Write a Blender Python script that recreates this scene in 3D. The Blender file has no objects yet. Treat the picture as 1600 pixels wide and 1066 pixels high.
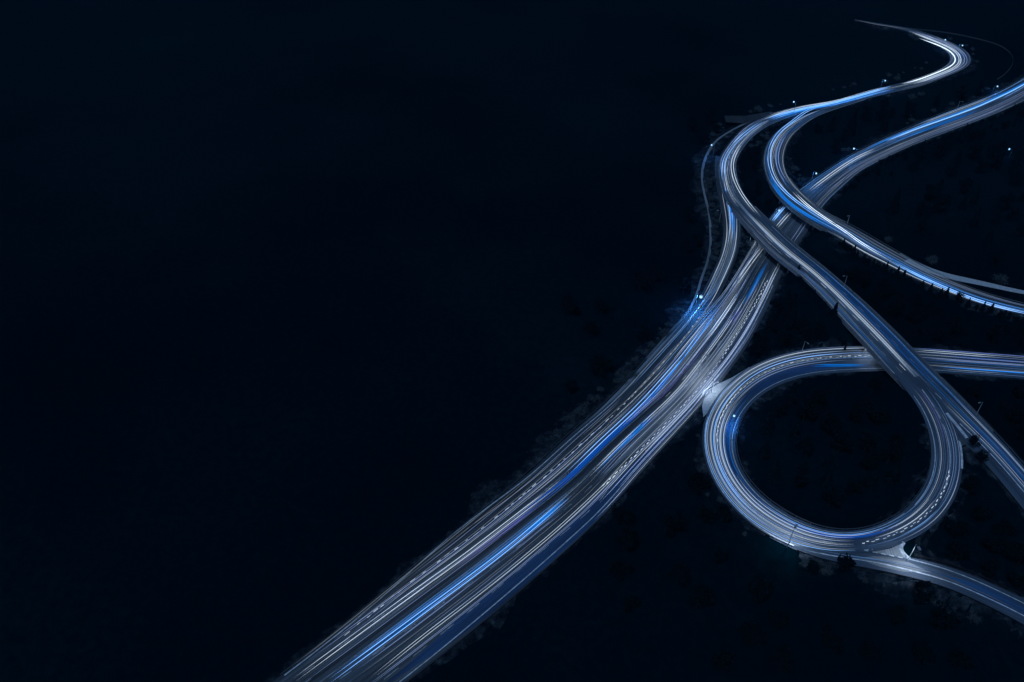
import bpy, math, random
import numpy as np
from mathutils import Vector, Matrix
random.seed(7)
rng = np.random.default_rng(7)
S = bpy.context.scene
COL = S.collection

# ------------------------------------------------------------------ camera
CAM_H, CAM_PITCH, CAM_F = 215.0, 40.0, 28.0          # drone height, degrees below the horizon, lens mm
cam = bpy.data.cameras.new('camera')
cam.lens = CAM_F; cam.sensor_width = 36; cam.clip_start = 1; cam.clip_end = 20000
cam_ob = bpy.data.objects.new('camera', cam); COL.objects.link(cam_ob)
cam_ob.location = (0, 0, CAM_H)
cam_ob.rotation_euler = (math.radians(90 - CAM_PITCH), 0, 0)
S.camera = cam_ob

# ------------------------------------------------------------------ night sky, moon, exposure
SUN_EL, SUN_AZ = math.radians(58), math.radians(215)
w = bpy.data.worlds.new("World"); S.world = w; w.use_nodes = True
nt = w.node_tree; nt.nodes.clear()
out = nt.nodes.new('ShaderNodeOutputWorld'); bg = nt.nodes.new('ShaderNodeBackground')
sky = nt.nodes.new('ShaderNodeTexSky'); sky.sky_type = 'NISHITA'; sky.sun_disc = False
sky.sun_elevation = SUN_EL; sky.sun_rotation = SUN_AZ
tint = nt.nodes.new('ShaderNodeMix'); tint.data_type = 'RGBA'; tint.blend_type = 'MULTIPLY'
tint.inputs[0].default_value = 1.0
nt.links.new(sky.outputs[0], tint.inputs[6]); tint.inputs[7].default_value = (0.22, 0.55, 1.0, 1)
nt.links.new(tint.outputs[2], bg.inputs[0]); bg.inputs[1].default_value = 0.012
nt.links.new(bg.outputs[0], out.inputs[0])
sun = bpy.data.lights.new('moon', 'SUN'); sun.energy = 1.0; sun.angle = math.radians(6)
sun.color = (0.35, 0.60, 1.0)
sun_ob = bpy.data.objects.new('moon', sun); COL.objects.link(sun_ob)
sun_ob.location = (-200, -100, 400)
sun_ob.rotation_euler = (math.pi/2 - SUN_EL, 0, math.radians(-35))
S.view_settings.view_transform = 'Standard'; S.view_settings.look = 'None'
S.view_settings.exposure = 0.18; S.view_settings.gamma = 1
S.cycles.use_denoising = True
S.cycles.max_bounces = 5
S.cycles.sample_clamp_indirect = 2.0

# ------------------------------------------------------------------ image pixels unprojected through the camera: a point of the 1600x1066 picture -> a point on the ground at height z
_F = CAM_F/36*1600; _P = math.radians(CAM_PITCH)
def at(x, y, z=0.0):
    u = (x-800)/_F; v = (533-y)/_F
    d = np.array([u, math.cos(_P)+v*math.sin(_P), -math.sin(_P)+v*math.cos(_P)])
    return d*((CAM_H-z)/-d[2]) + np.array([0, 0, CAM_H])

# ------------------------------------------------------------------ materials
def mat(name, col=(0.5,)*3, rough=0.6, metal=0.0, emit=None, strength=0.0):
    m = bpy.data.materials.new(name); m.use_nodes = True
    b = m.node_tree.nodes['Principled BSDF']
    b.inputs['Base Color'].default_value = (*col, 1); b.inputs['Roughness'].default_value = rough
    b.inputs['Metallic'].default_value = metal
    if emit:
        b.inputs['Emission Color'].default_value = (*emit, 1); b.inputs['Emission Strength'].default_value = strength
    return m
def N(m, t, **kw):
    n = m.node_tree.nodes.new(t)
    for k, v in kw.items(): setattr(n, k, v)
    return n
def ramp(m, fac, stops):
    r = N(m, 'ShaderNodeValToRGB'); e = r.color_ramp.elements
    while len(e) < len(stops): e.new(0.5)
    for i, (p, c) in enumerate(stops): e[i].position = p; e[i].color = (*c, 1)
    m.node_tree.links.new(fac, r.inputs[0]); return r.outputs[0]
def mixc(m, mode, fac, a, b):
    n = N(m, 'ShaderNodeMix', data_type='RGBA', blend_type=mode)
    L = m.node_tree.links
    for i, v in ((0, fac), (6, a), (7, b)):
        if hasattr(v, 'is_output'): L.new(v, n.inputs[i])
        else: n.inputs[i].default_value = v if i == 0 else (*v, 1)
    return n.outputs[2]
def noise(m, scale, uv=True, sx=1, sy=1, detail=4, rough=0.6):
    L = m.node_tree.links
    tc = N(m, 'ShaderNodeTexCoord'); mp = N(m, 'ShaderNodeMapping'); n = N(m, 'ShaderNodeTexNoise')
    mp.inputs['Scale'].default_value = (sx, sy, 1)
    L.new(tc.outputs['UV' if uv else 'Object'], mp.inputs[0]); L.new(mp.outputs[0], n.inputs['Vector'])
    n.inputs['Scale'].default_value = scale; n.inputs['Detail'].default_value = detail; n.inputs['Roughness'].default_value = rough
    return n.outputs[0]
def asphalt(name, dark, light):
    m = mat(name, rough=0.72); L = m.node_tree.links; b = m.node_tree.nodes['Principled BSDF']
    streak = ramp(m, noise(m, 1, sx=1.3, sy=0.012, detail=5, rough=0.75), [(0.33, dark), (0.68, light)])
    patch = ramp(m, noise(m, 1, sx=0.16, sy=0.03, detail=3), [(0.3, (0.62,)*3), (0.7, (1.25,)*3)])
    grain = ramp(m, noise(m, 1, sx=2.2, sy=1.6, detail=3), [(0.3, (0.8,)*3), (0.7, (1.15,)*3)])
    fine = ramp(m, noise(m, 1, sx=4.0, sy=0.02, detail=4, rough=0.8), [(0.36, (0.62,)*3), (0.52, (1.0,)*3), (0.7, (1.75,)*3)])
    streak = mixc(m, 'MULTIPLY', 1.0, streak, fine)
    c = mixc(m, 'MULTIPLY', 1.0, streak, patch); c = mixc(m, 'MULTIPLY', 0.8, c, grain)
    L.new(c, b.inputs['Base Color'])
    return m
M_asph = asphalt('asphalt', (0.035, 0.042, 0.052), (0.15, 0.165, 0.185))
M_asph_blue_lit = asphalt('blue_lit_asphalt', (0.016, 0.052, 0.13), (0.045, 0.115, 0.24))  # blue glow of the traffic, painted as asphalt colour
M_asph_fly_lit = asphalt('flyover_blue_lit_asphalt', (0.024, 0.07, 0.155), (0.065, 0.15, 0.29))  # stronger blue glow for flyover and exit lanes, put into the colour
M_asph_loop = asphalt('loop_asphalt', (0.035, 0.055, 0.085), (0.12, 0.155, 0.2))
M_asph_dim = asphalt('dim_lit_lane_asphalt', (0.022, 0.03, 0.04), (0.085, 0.1, 0.12))  # light falling off along the ramp lane, painted as darker asphalt
M_asph_pale = asphalt('pale_or_lit_asphalt', (0.12, 0.125, 0.135), (0.40, 0.41, 0.42))  # pale paving; over junction lanes it carries painted light
M_asph_far = asphalt('dark_asphalt', (0.02, 0.022, 0.026), (0.06, 0.06, 0.065))
M_conc = mat('pale_concrete', rough=0.8)
_c = ramp(M_conc, noise(M_conc, 1.2, uv=False, detail=7), [(0.3, (0.38, 0.39, 0.4)), (0.7, (0.6, 0.61, 0.62))])
M_conc.node_tree.links.new(_c, M_conc.node_tree.nodes['Principled BSDF'].inputs['Base Color'])
M_bridge = mat('bridge_concrete', rough=0.85)
_c = ramp(M_bridge, noise(M_bridge, 0.8, uv=False, detail=6), [(0.3, (0.12, 0.12, 0.13)), (0.7, (0.24, 0.24, 0.25))])
M_bridge.node_tree.links.new(_c, M_bridge.node_tree.nodes['Principled BSDF'].inputs['Base Color'])
M_paint = mat('white_paint', rough=0.6)
_c = ramp(M_paint, noise(M_paint, 0.7, uv=False, detail=5), [(0.32, (0.38, 0.39, 0.4)), (0.6, (0.82, 0.83, 0.85))])
M_paint.node_tree.links.new(_c, M_paint.node_tree.nodes['Principled BSDF'].inputs['Base Color'])
M_paint_old = mat('worn_paint', rough=0.7)
_c = ramp(M_paint_old, noise(M_paint_old, 0.5, uv=False, detail=5), [(0.35, (0.14, 0.145, 0.15)), (0.65, (0.5, 0.51, 0.52))])
M_paint_old.node_tree.links.new(_c, M_paint_old.node_tree.nodes['Principled BSDF'].inputs['Base Color'])
M_steel = mat('galvanised_steel', (0.2, 0.2, 0.21), 0.5, 0.6)
M_steel_dark = mat('dark_steel', (0.03, 0.03, 0.035), 0.6, 0.4)
M_pole = mat('pale_pole', (0.4, 0.41, 0.42), 0.5, 0.3)
M_trunk = mat('bark', (0.02, 0.017, 0.014), 0.9)
def leafmat(name, a, b):
    m = mat(name, rough=0.8)
    c = ramp(m, noise(m, 0.9, uv=False, detail=3), [(0.35, a), (0.65, b)])
    m.node_tree.links.new(c, m.node_tree.nodes['Principled BSDF'].inputs['Base Color']); return m
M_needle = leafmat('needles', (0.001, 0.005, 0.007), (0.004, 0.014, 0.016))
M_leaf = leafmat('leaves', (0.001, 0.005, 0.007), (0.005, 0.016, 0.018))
M_twig = leafmat('pale_twigs', (0.02, 0.03, 0.034), (0.10, 0.115, 0.125))
M_ground = mat('ground', rough=0.95)
def _g():
    m = M_ground
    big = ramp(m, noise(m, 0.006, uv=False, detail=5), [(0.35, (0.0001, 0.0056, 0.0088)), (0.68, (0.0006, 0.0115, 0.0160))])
    fine = ramp(m, noise(m, 0.35, uv=False, detail=6, rough=0.7), [(0.35, (0.7,)*3), (0.7, (1.35,)*3)])
    m.node_tree.links.new(mixc(m, 'MULTIPLY', 1.0, big, fine), m.node_tree.nodes['Principled BSDF'].inputs['Base Color'])
_g()
M_verge = mat('verge_grass', rough=0.95)
def _v():
    m = M_verge; L = m.node_tree.links
    n1 = noise(m, 0.25, uv=False, detail=7, rough=0.75)
    near = ramp(m, n1, [(0.38, (0.001, 0.006, 0.011)), (0.56, (0.04, 0.047, 0.055)), (0.75, (0.2, 0.21, 0.23))])
    far = ramp(m, n1, [(0.48, (0.0009, 0.0060, 0.011)), (0.8, (0.05, 0.06, 0.07))])
    tc = N(m, 'ShaderNodeTexCoord'); sp = N(m, 'ShaderNodeSeparateXYZ'); L.new(tc.outputs['UV'], sp.inputs[0])
    c = mixc(m, 'MIX', sp.outputs[0], near, far)  # light spilling off the road painted in: pale beside it, dark outward
    L.new(c, m.node_tree.nodes['Principled BSDF'].inputs['Base Color'])
_v()
GLOW = {}
def glow(kind, strength):
    k = (kind, strength)
    if k not in GLOW:
        col = {'white': (0.64, 0.80, 1.0), 'warm': (0.36, 0.53, 1.0), 'pale': (0.2, 0.46, 1.0), 'blue': (0.01, 0.26, 1.0),
               'deep': (0.004, 0.12, 0.7), 'sky': (0.0, 0.22, 0.9), 'violet': (0.25, 0.28, 0.95)}[kind]
        GLOW[k] = mat('glow_'+kind, (0.0, 0.0, 0.0), 0.9, 0, col, strength)
    return GLOW[k]

for _m in (M_ground, M_verge, M_needle, M_leaf, M_trunk): _m.node_tree.nodes['Principled BSDF'].inputs['Specular IOR Level'].default_value = 0.0
# ------------------------------------------------------------------ mesh helpers
class MB:
    def __init__(s): s.v = []; s.f = []; s.uv = []; s.n = 0
    def add(s, verts, faces, uvs=None):
        verts = [tuple(map(float, p)) for p in verts]
        o = s.n; s.v += verts; s.n += len(verts)
        s.f += [tuple(i+o for i in f) for f in faces]
        s.uv += [tuple(map(float, q)) for q in uvs] if uvs is not None else [(p[0], p[1]) for p in verts]
    def box(s, c, sz, rz=0.0):
        cx, cy, cz = c; a, b, h = sz[0]/2, sz[1]/2, sz[2]/2
        ca, sa = math.cos(rz), math.sin(rz); vs = []
        for dz in (-h, h):
            for dx, dy in ((-a, -b), (a, -b), (a, b), (-a, b)):
                vs.append((cx+dx*ca-dy*sa, cy+dx*sa+dy*ca, cz+dz))
        s.add(vs, [(3, 2, 1, 0), (4, 5, 6, 7), (0, 1, 5, 4), (1, 2, 6, 5), (2, 3, 7, 6), (3, 0, 4, 7)])
    def tube(s, pts, r, n=5, r2=None):
        pts = np.asarray(pts, float); k = len(pts)
        tan = np.gradient(pts, axis=0); tan /= np.maximum(np.linalg.norm(tan, axis=1, keepdims=True), 1e-9)
        vs = []
        for i in range(k):
            t = tan[i]; up = np.array([0, 0, 1.0]) if abs(t[2]) < 0.9 else np.array([1.0, 0, 0])
            a = np.cross(t, up); a /= np.linalg.norm(a); b = np.cross(a, t)
            rr = r if r2 is None else r+(r2-r)*i/(k-1)
            for j in range(n):
                q = 2*math.pi*j/n; vs.append(pts[i]+rr*(math.cos(q)*a+math.sin(q)*b))
        fs = [(i*n+j, i*n+(j+1) % n, (i+1)*n+(j+1) % n, (i+1)*n+j) for i in range(k-1) for j in range(n)]
        fs += [tuple(range(n-1, -1, -1)), tuple((k-1)*n+j for j in range(n))]
        s.add(vs, fs)
    def ribbon(s, Lp, Rp, uvL=None, uvR=None, sub=1):
        k = len(Lp); vs = []; uv = []
        for i in range(k):
            for j in range(sub+1):
                q = j/sub; vs.append(Lp[i]*(1-q)+Rp[i]*q)
                uv.append(uvL[i]*(1-q)+uvR[i]*q if uvL is not None else (vs[-1][0], vs[-1][1]))
        m = sub+1
        fs = [(i*m+j, i*m+j+1, (i+1)*m+j+1, (i+1)*m+j) for i in range(k-1) for j in range(sub)]
        # faces must look up
        a, b, c = (np.asarray(vs[q]) for q in fs[0][:3])
        if np.cross(b-a, c-a)[2] < 0: fs = [f[::-1] for f in fs]
        s.add(vs, fs, uv)
    def build(s, name, m, parent=None, loc=None, smooth=False):
        me = bpy.data.meshes.new(name)
        v = s.v if loc is None else [(p[0]-loc[0], p[1]-loc[1], p[2]-loc[2]) for p in s.v]
        me.from_pydata(v, [], s.f)
        ul = me.uv_layers.new(name='UVMap')
        idx = np.empty(len(me.loops), dtype=np.int32); me.loops.foreach_get('vertex_index', idx)
        ul.data.foreach_set('uv', np.asarray(s.uv, dtype=np.float32)[idx].ravel())
        if smooth: me.polygons.foreach_set('use_smooth', [True]*len(me.polygons))
        me.materials.append(m); me.update()
        o = bpy.data.objects.new(name, me); COL.objects.link(o)
        if parent: o.parent = parent
        elif loc is not None: o.location = loc
        return o
def tag(o, label=None, cat=None, group=None, kind=None):
    if label: o['label'] = label
    if cat: o['category'] = cat
    if group: o['group'] = group
    if kind: o['kind'] = kind
    return o
def empty(name, loc, rz=0.0):
    o = bpy.data.objects.new(name, None); COL.objects.link(o); o.location = loc; o.rotation_euler[2] = rz
    return o

# ------------------------------------------------------------------ roads
def catmull(P, step):
    P = np.asarray(P, float); k = len(P)
    Q = np.vstack([2*P[0]-P[1], P, 2*P[-1]-P[-2]]); out_ = []
    for i in range(1, k):
        p0, p1, p2, p3 = Q[i-1], Q[i], Q[i+1], Q[i+2]
        d = np.linalg.norm(p2-p1); n = max(2, int(d/step))
        t0 = 0; t1 = t0+max(np.linalg.norm(p1-p0), 1e-6)**.5; t2 = t1+max(d, 1e-6)**.5; t3 = t2+max(np.linalg.norm(p3-p2), 1e-6)**.5
        for t in np.linspace(t1, t2, n, endpoint=False):
            A1 = (t1-t)/(t1-t0)*p0+(t-t0)/(t1-t0)*p1; A2 = (t2-t)/(t2-t1)*p1+(t-t1)/(t2-t1)*p2
            A3 = (t3-t)/(t3-t2)*p2+(t-t2)/(t3-t2)*p3
            B1 = (t2-t)/(t2-t0)*A1+(t-t0)/(t2-t0)*A2; B2 = (t3-t)/(t3-t1)*A2+(t-t1)/(t3-t1)*A3
            out_.append((t2-t)/(t2-t1)*B1+(t-t1)/(t2-t1)*B2)
    out_.append(P[-1]); return np.array(out_)
def resample(P, step=None, n=None):
    d = np.r_[0, np.cumsum(np.linalg.norm(np.diff(P, axis=0), axis=1))]
    n = n or max(3, int(d[-1]/step)+1); s = np.linspace(0, d[-1], n)
    return np.stack([np.interp(s, d, P[:, c]) for c in range(P.shape[1])], 1)
def gsm(a, sig):
    if sig < 0.3: return a
    r = int(3*sig)+1; k = np.exp(-0.5*(np.arange(-r, r+1)/sig)**2); k /= k.sum()
    a2 = a if a.ndim == 2 else a[:, None]
    pre = 2*a2[0]-a2[1:r+1][::-1] if len(a2) > r else np.repeat(a2[:1], r, 0)
    post = 2*a2[-1]-a2[-r-1:-1][::-1] if len(a2) > r else np.repeat(a2[-1:], r, 0)
    p = np.vstack([pre, a2, post])
    o = np.stack([np.convolve(p[:, c], k, 'valid') for c in range(a2.shape[1])], 1)
    return o if a.ndim == 2 else o[:, 0]
def zspec(spec, x, y, fr=None):
    if not isinstance(spec, list): return float(spec)
    best = (1e18, 0)
    for i_, ((x0, y0, z0), (x1, y1, z1)) in enumerate(zip(spec, spec[1:])):
        if fr is not None and abs((i_+0.5)/(len(spec)-1)-fr) > 0.45: continue
        dx, dy = x1-x0, y1-y0; t = ((x-x0)*dx+(y-y0)*dy)/(dx*dx+dy*dy); t = min(1, max(0, t))
        d = (x-x0-t*dx)**2+(y-y0-t*dy)**2
        if d < best[0]: best = (d, z0+t*(z1-z0))
    return best[1]
ROADS = []
class Road:
    STEP = 2.0
    def __init__(s, left, right, z, layer, sig=5.0, bridges=()):
        L = catmull([at(x, y, zspec(z, x, y, i/len(left))) for i, (x, y) in enumerate(left)], 1.0)
        R = catmull([at(x, y, zspec(z, x, y, i/len(right))) for i, (x, y) in enumerate(right)], 1.0)
        n = max(len(L), len(R))
        c = (resample(L, n=n)+resample(R, n=n))/2
        for it in range(2):
            c = resample(c, s.STEP); c = gsm(c, sig)
            t = np.gradient(c[:, :2], axis=0); t /= np.linalg.norm(t, axis=1, keepdims=True)
            nn = np.stack([-t[:, 1], t[:, 0]], 1)       # to the left of travel
            offs = []
            for E_ in (L, R):
                D = E_[None, :, :2]-c[:, None, :2]
                a = np.einsum('ijk,ik->ij', D, t); b = np.einsum('ijk,ik->ij', D, nn)
                fr = np.abs(np.linspace(0, 1, len(E_))[None]-np.linspace(0, 1, len(c))[:, None])
                j = np.argmin(np.abs(a)*4+np.abs(b)+1e3*(fr > 0.16), axis=1)
                offs.append(b[np.arange(len(c)), j])
            ol, orr = offs
            mid = (ol+orr)/2; c = c.copy(); c[:, :2] += nn*mid[:, None]
        c = gsm(c, sig*0.6)
        t = np.gradient(c[:, :2], axis=0); t /= np.linalg.norm(t, axis=1, keepdims=True)
        s.c = c; s.t = t; s.n = np.stack([-t[:, 1], t[:, 0]], 1)
        s.hw = gsm(np.abs(ol-orr)/2, sig); s.sgn = 1 if np.median(ol-orr) > 0 else -1
        s.z = gsm(c[:, 2], 6)
        s.s = np.r_[0, np.cumsum(np.linalg.norm(np.diff(c[:, :2], axis=0), axis=1))]
        s.layer = layer; s.bridge = np.zeros(len(c), bool)
        s.bspans = []
        for (a, b) in bridges:
            sa, sb = sorted((s.near(*a)[0], s.near(*b)[0])); s.bspans.append((sa, sb))
            s.bridge |= (s.s >= sa) & (s.s <= sb)
        ROADS.append(s)
    def near(s, x, y, dz=0.0):
        p = at(x, y, 0)
        for _ in range(4):
            i = int(np.argmin(np.sum((s.c[:, :2]-p[:2])**2, 1))); p = at(x, y, s.z[i]+dz)
        d = p[:2]-s.c[i, :2]; ss = s.s[i]+d@s.t[i]
        off = d@s.n[i]
        return ss, 0.5-s.sgn*off/(2*s.hw[i])            # arc length, fraction from the first-listed edge
    def interp(s, ss):
        f = lambda a: np.interp(ss, s.s, a)
        c = np.stack([f(s.c[:, 0]), f(s.c[:, 1])], -1); n = np.stack([f(s.n[:, 0]), f(s.n[:, 1])], -1)
        return c, n, f(s.hw), f(s.z)
    def pts(s, ss, t, h):
        """points at arc lengths ss, fraction t across (0 = first edge, 1 = second), h above the surface"""
        c, n, hw, z = s.interp(ss)
        o = s.sgn*(1-2*np.asarray(t))*hw
        p = c+n*o[:, None]
        return np.column_stack([p, z+h])
    def track(s, spec, a=None, b=None, step=2.0, h=0.0):
        """spec: a fraction, or picture points lying on the line -> (ss, t)"""
        if isinstance(spec, (int, float)):
            s0 = s.near(*a)[0] if a else 0.0; s1 = s.near(*b)[0] if b else s.s[-1]
            s0, s1 = sorted((s0, s1)); ss = np.arange(s0, s1, step); return ss, np.full(len(ss), float(spec))
        q = sorted(s.near(x, y, h) for x, y in spec); q = np.array(q)
        ss = np.arange(max(0, q[0, 0]), min(q[-1, 0], s.s[-1]), step)
        return ss, gsm(np.interp(ss, q[:, 0], q[:, 1]), 5) if len(ss) > 20 else np.interp(ss, q[:, 0], q[:, 1])
    def surface(s, name, m, kind='structure'):
        mb = MB(); z = s.z+s.layer*0.006
        Lp = s.pts(s.s, np.zeros(len(s.s)), 0); Rp = s.pts(s.s, np.ones(len(s.s)), 0)
        Lp[:, 2] = z; Rp[:, 2] = z
        uL = np.column_stack([-s.hw, s.s]); uR = np.column_stack([s.hw, s.s])
        mb.ribbon(Lp, Rp, uL, uR, 8)
        return tag(mb.build(name, m), kind=kind)
    def paint(s, mb, spec, width=0.26, dash=None, a=None, b=None, h=0.07):
        ss, t = s.track(spec, a, b, 1.0)
        if len(ss) < 3: return
        segs = [(0, len(ss)-1)]
        if dash:
            on, off = dash; segs = []; p = ss[0]
            while p < ss[-1]:
                i0 = int(np.searchsorted(ss, p)); i1 = min(len(ss)-1, int(np.searchsorted(ss, p+on)))
                if i1 > i0: segs.append((i0, i1))
                p += on+off
        for i0, i1 in segs:
            q = slice(i0, i1+1); hw = np.interp(ss[q], s.s, s.hw); dt = width/2/(2*hw)
            mb.ribbon(s.pts(ss[q], t[q]-dt, h), s.pts(ss[q], t[q]+dt, h))

zF = [(1282, 20, 2), (1415, 47, 2), (1495, 75, 2), (1500, 100, 2), (1400, 138, 2), (1262, 170, 2), (1180, 205, 2.4), (1140, 250, 3), (1138, 290, 4.2), (1165, 335, 6),
      (1240, 395, 7), (1330, 480, 7), (1430, 580, 7), (1500, 660, 6.3), (1600, 770, 5), (1650, 825, 5)]
zR = [(1137, 245, 3), (1138, 290, 4.2), (1146, 340, 4), (1145, 390, 2), (1120, 450, 0.5), (1090, 490, 0.02), (1000, 600, 0), (400, 1066, 0)]
zE = [(1345, 154, 2), (1262, 176, 2), (1215, 210, 3), (1205, 260, 5), (1225, 300, 6.5), (1300, 350, 6.5), (1400, 410, 5), (1650, 497, 4)]
zG = [(1375, 550, 7.1), (1420, 590, 7.06), (1450, 622, 6.9), (1475, 660, 6.45), (1481, 720, 4.9), (1440, 800, 3.5), (1340, 850, 2.6), (1200, 810, 1.8), (1120, 720, 1),
      (1115, 640, 0.4), (1180, 585, 0), (1300, 560, 0), (1400, 562, 0), (1650, 575, 0)]
zH = [(1200, 815, 1.8), (1340, 860, 2.6), (1420, 885, 2.3), (1650, 980, 1.3)]

MED = [(440, 1100), (490, 1063), (580, 997), (657, 939), (757, 865), (839, 800), (895, 756), (951, 699), (1007, 649), (1054, 606), (1087, 562), (1125, 513), (1160, 457), (1185, 411), (1203, 386),
       (1230, 352), (1267, 308), (1305, 276), (1340, 253), (1377, 235), (1434, 211), (1490, 190), (1546, 169), (1600, 141), (1660, 100)]
AWL = [(385, 1100), (430, 1066), (529, 993), (648, 906), (742, 836), (872, 727), (966, 640), (1001, 605), (1059, 541), (1093, 500), (1122, 468), (1142, 441), (1161, 410), (1181, 374),
       (1201, 341), (1222, 317), (1253, 293), (1286, 270), (1340, 237), (1396, 210), (1452, 186), (1509, 164), (1556, 146), (1600, 122), (1660, 80)]
AER = [(588, 1100), (634, 1066), (690, 1023), (786, 945), (836, 902), (888, 856), (943, 804), (996, 744), (1033, 703), (1084, 647), (1130, 592), (1157, 556), (1177, 523), (1198, 483), (1214, 445), (1229, 415),
       (1248, 382), (1268, 353), (1284, 325), (1302, 305), (1322, 288), (1340, 270), (1380, 249), (1415, 232), (1471, 210), (1528, 189), (1600, 158), (1660, 120)]
def shift(P, dx, dy): return [(x+dx, y+dy) for x, y in P]
# median edges: a strip about 2.6 m wide left unpaved between the carriageways
def median_edges():
    L = [at(x, y) for x, y in MED]; L = np.array(L); t = np.gradient(L[:, :2], axis=0); t /= np.linalg.norm(t, axis=1, keepdims=True)
    n = np.stack([-t[:, 1], t[:, 0]], 1)
    def px(p):
        d = np.array([p[0], p[1], -CAM_H]); f = d[1]*math.cos(_P)-d[2]*math.sin(_P); v = d[1]*math.sin(_P)+d[2]*math.cos(_P)
        return 800+_F*d[0]/f, 533-_F*v/f
    return [px(np.r_[p[:2]+q*0.55, 0]) for p, q in zip(L, n)], [px(np.r_[p[:2]-q*0.55, 0]) for p, q in zip(L, n)]
ML, MR = median_edges()
r_west = Road(AWL, ML, 0, 1, 6)
r_east = Road(MR, AER, 0, 1, 6)
r_ramp = Road([(1118, 245), (1117, 275), (1122, 308), (1129, 335), (1131, 362), (1126, 395), (1109, 434), (1084, 480), (1048, 521), (1003, 571), (938, 639), (901, 669), (820, 745), (770, 785), (704, 840), (640, 892), (580, 943), (524, 990), (430, 1063), (381, 1100)],
              [(1149, 245), (1152, 275), (1157, 305), (1157, 335), (1158, 360), (1152, 400), (1140, 430), (1123, 466), (1095, 502), (1061, 543), (1003, 607), (968, 642), (874, 729), (744, 838), (650, 908), (531, 995), (432, 1068), (387, 1102)], zR, 2, 5)
r_fly = Road([(1335, 31), (1375, 40), (1415, 48), (1437, 58), (1462, 70), (1480, 81), (1485, 91), (1478, 103), (1450, 117), (1400, 132), (1357, 142), (1300, 159), (1250, 168), (1207, 178), (1164, 199), (1138, 227), (1123, 250), (1122, 269), (1125, 291), (1134, 316), (1151, 337), (1174, 364),
              (1200, 391), (1226, 413), (1249, 428), (1268, 447), (1290, 471), (1307, 491), (1340, 525), (1387, 577), (1425, 615), (1460, 651), (1488, 677), (1511, 694), (1543, 728), (1574, 766), (1600, 798), (1650, 862)],
             [(1336, 30.4), (1380, 37.5), (1425, 45), (1455, 54), (1487, 66), (1510, 79), (1518, 92), (1515, 103), (1500, 111), (1470, 123), (1440, 135), (1400, 143), (1350, 156), (1300, 168), (1262, 173), (1239, 182), (1204, 195), (1177, 214), (1159, 235), (1150, 257), (1153, 280), (1162, 302), (1185, 328),
              (1211, 353), (1241, 381), (1268, 402), (1305, 434), (1340, 463), (1368, 489), (1424, 544), (1471, 593), (1509, 629), (1563, 689), (1600, 730), (1650, 788)], zF, 4, 5,
             [((1162, 330), (1264, 420)), ((1358, 508), (1462, 612))])
r_upper = Road([(1345, 150), (1300, 166), (1262, 178), (1223, 198), (1202, 218), (1193, 241), (1193, 265), (1204, 291), (1225, 316), (1258, 342), (1296, 363), (1324, 381), (1340, 393), (1378, 411), (1424, 435), (1471, 454), (1509, 469), (1546, 481), (1600, 493), (1660, 503)],
               [(1350, 157), (1300, 173), (1275, 183), (1254, 198), (1238, 213), (1227, 235), (1225, 254), (1232, 276), (1249, 297), (1277, 323), (1292, 334), (1340, 358), (1378, 381), (1424, 408), (1453, 425), (1490, 441), (1528, 456), (1600, 476), (1660, 489)], zE, 5, 5,
               [((1210, 283), (1302, 352))])
r_side = Road([(1400, 402), (1434, 416), (1471, 431), (1528, 446.5), (1600, 460.5), (1660, 469)], [(1405, 393), (1434, 407), (1471, 422), (1528, 439), (1600, 455), (1660, 464)], zE, 3, 5)
r_loop = Road([(1405, 597), (1418, 611), (1434, 631), (1448, 661), (1455, 690), (1457, 710), (1454, 732), (1445, 759), (1424, 788), (1387, 815), (1345, 830), (1316, 832), (1269, 822), (1230, 802), (1185, 770), (1159, 736), (1148, 701), (1150, 676), (1163, 645), (1185, 621), (1221, 600), (1268, 587), (1340, 581), (1387, 580), (1462, 582), (1528, 587), (1600, 592), (1660, 597)],
              [(1437, 583), (1453, 603), (1475, 632), (1492, 662), (1502, 695), (1504, 729), (1501, 755), (1490, 785), (1464, 819), (1430, 841), (1385, 858), (1340, 866), (1300, 867), (1241, 857), (1194, 836), (1162, 814), (1134, 783), (1108, 740), (1098, 704), (1097, 667), (1106, 641), (1123, 616), (1144, 594), (1164, 577), (1211, 556), (1268, 544), (1340, 540), (1387, 541), (1430, 544), (1509, 550), (1600, 557), (1660, 562)], zG, 6, 4,
              [((1420, 590), (1444, 622))])
r_exit = Road([(1218, 826), (1255, 846), (1300, 857), (1340, 859), (1368, 860), (1400, 866), (1424, 872), (1471, 880), (1509, 894), (1565, 919), (1600, 935), (1660, 965)],
              [(1196, 838), (1241, 859), (1297, 877), (1340, 884), (1360, 889), (1415, 900), (1471, 915), (1528, 939), (1600, 976), (1660, 1010)], zH, 7, 4)
TRK = [(1207, 176), (1164, 193), (1121, 218), (1104, 243), (1097, 270), (1099, 295), (1107, 329), (1110, 355), (1110, 385), (1105, 410), (1096, 435), (1088, 462), (1075, 487), (1050, 515), (1010, 560)]
r_track = Road(shift(TRK, -1.8, 0), shift(TRK, 1.8, 0.6), [(1207, 176, 2.2), (1121, 218, 1.5), (1097, 270, 1), (1110, 385, 0.3), (1010, 560, 0)], 0, 3)
FAR = [(1400, 42), (1425, 45), (1480, 51), (1525, 60), (1560, 70), (1578, 82), (1583, 97), (1570, 116), (1558, 124)]
r_far = Road(shift(FAR, 0, -1), shift(FAR, 0, 1.2), 1.0, 0, 3)

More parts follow.
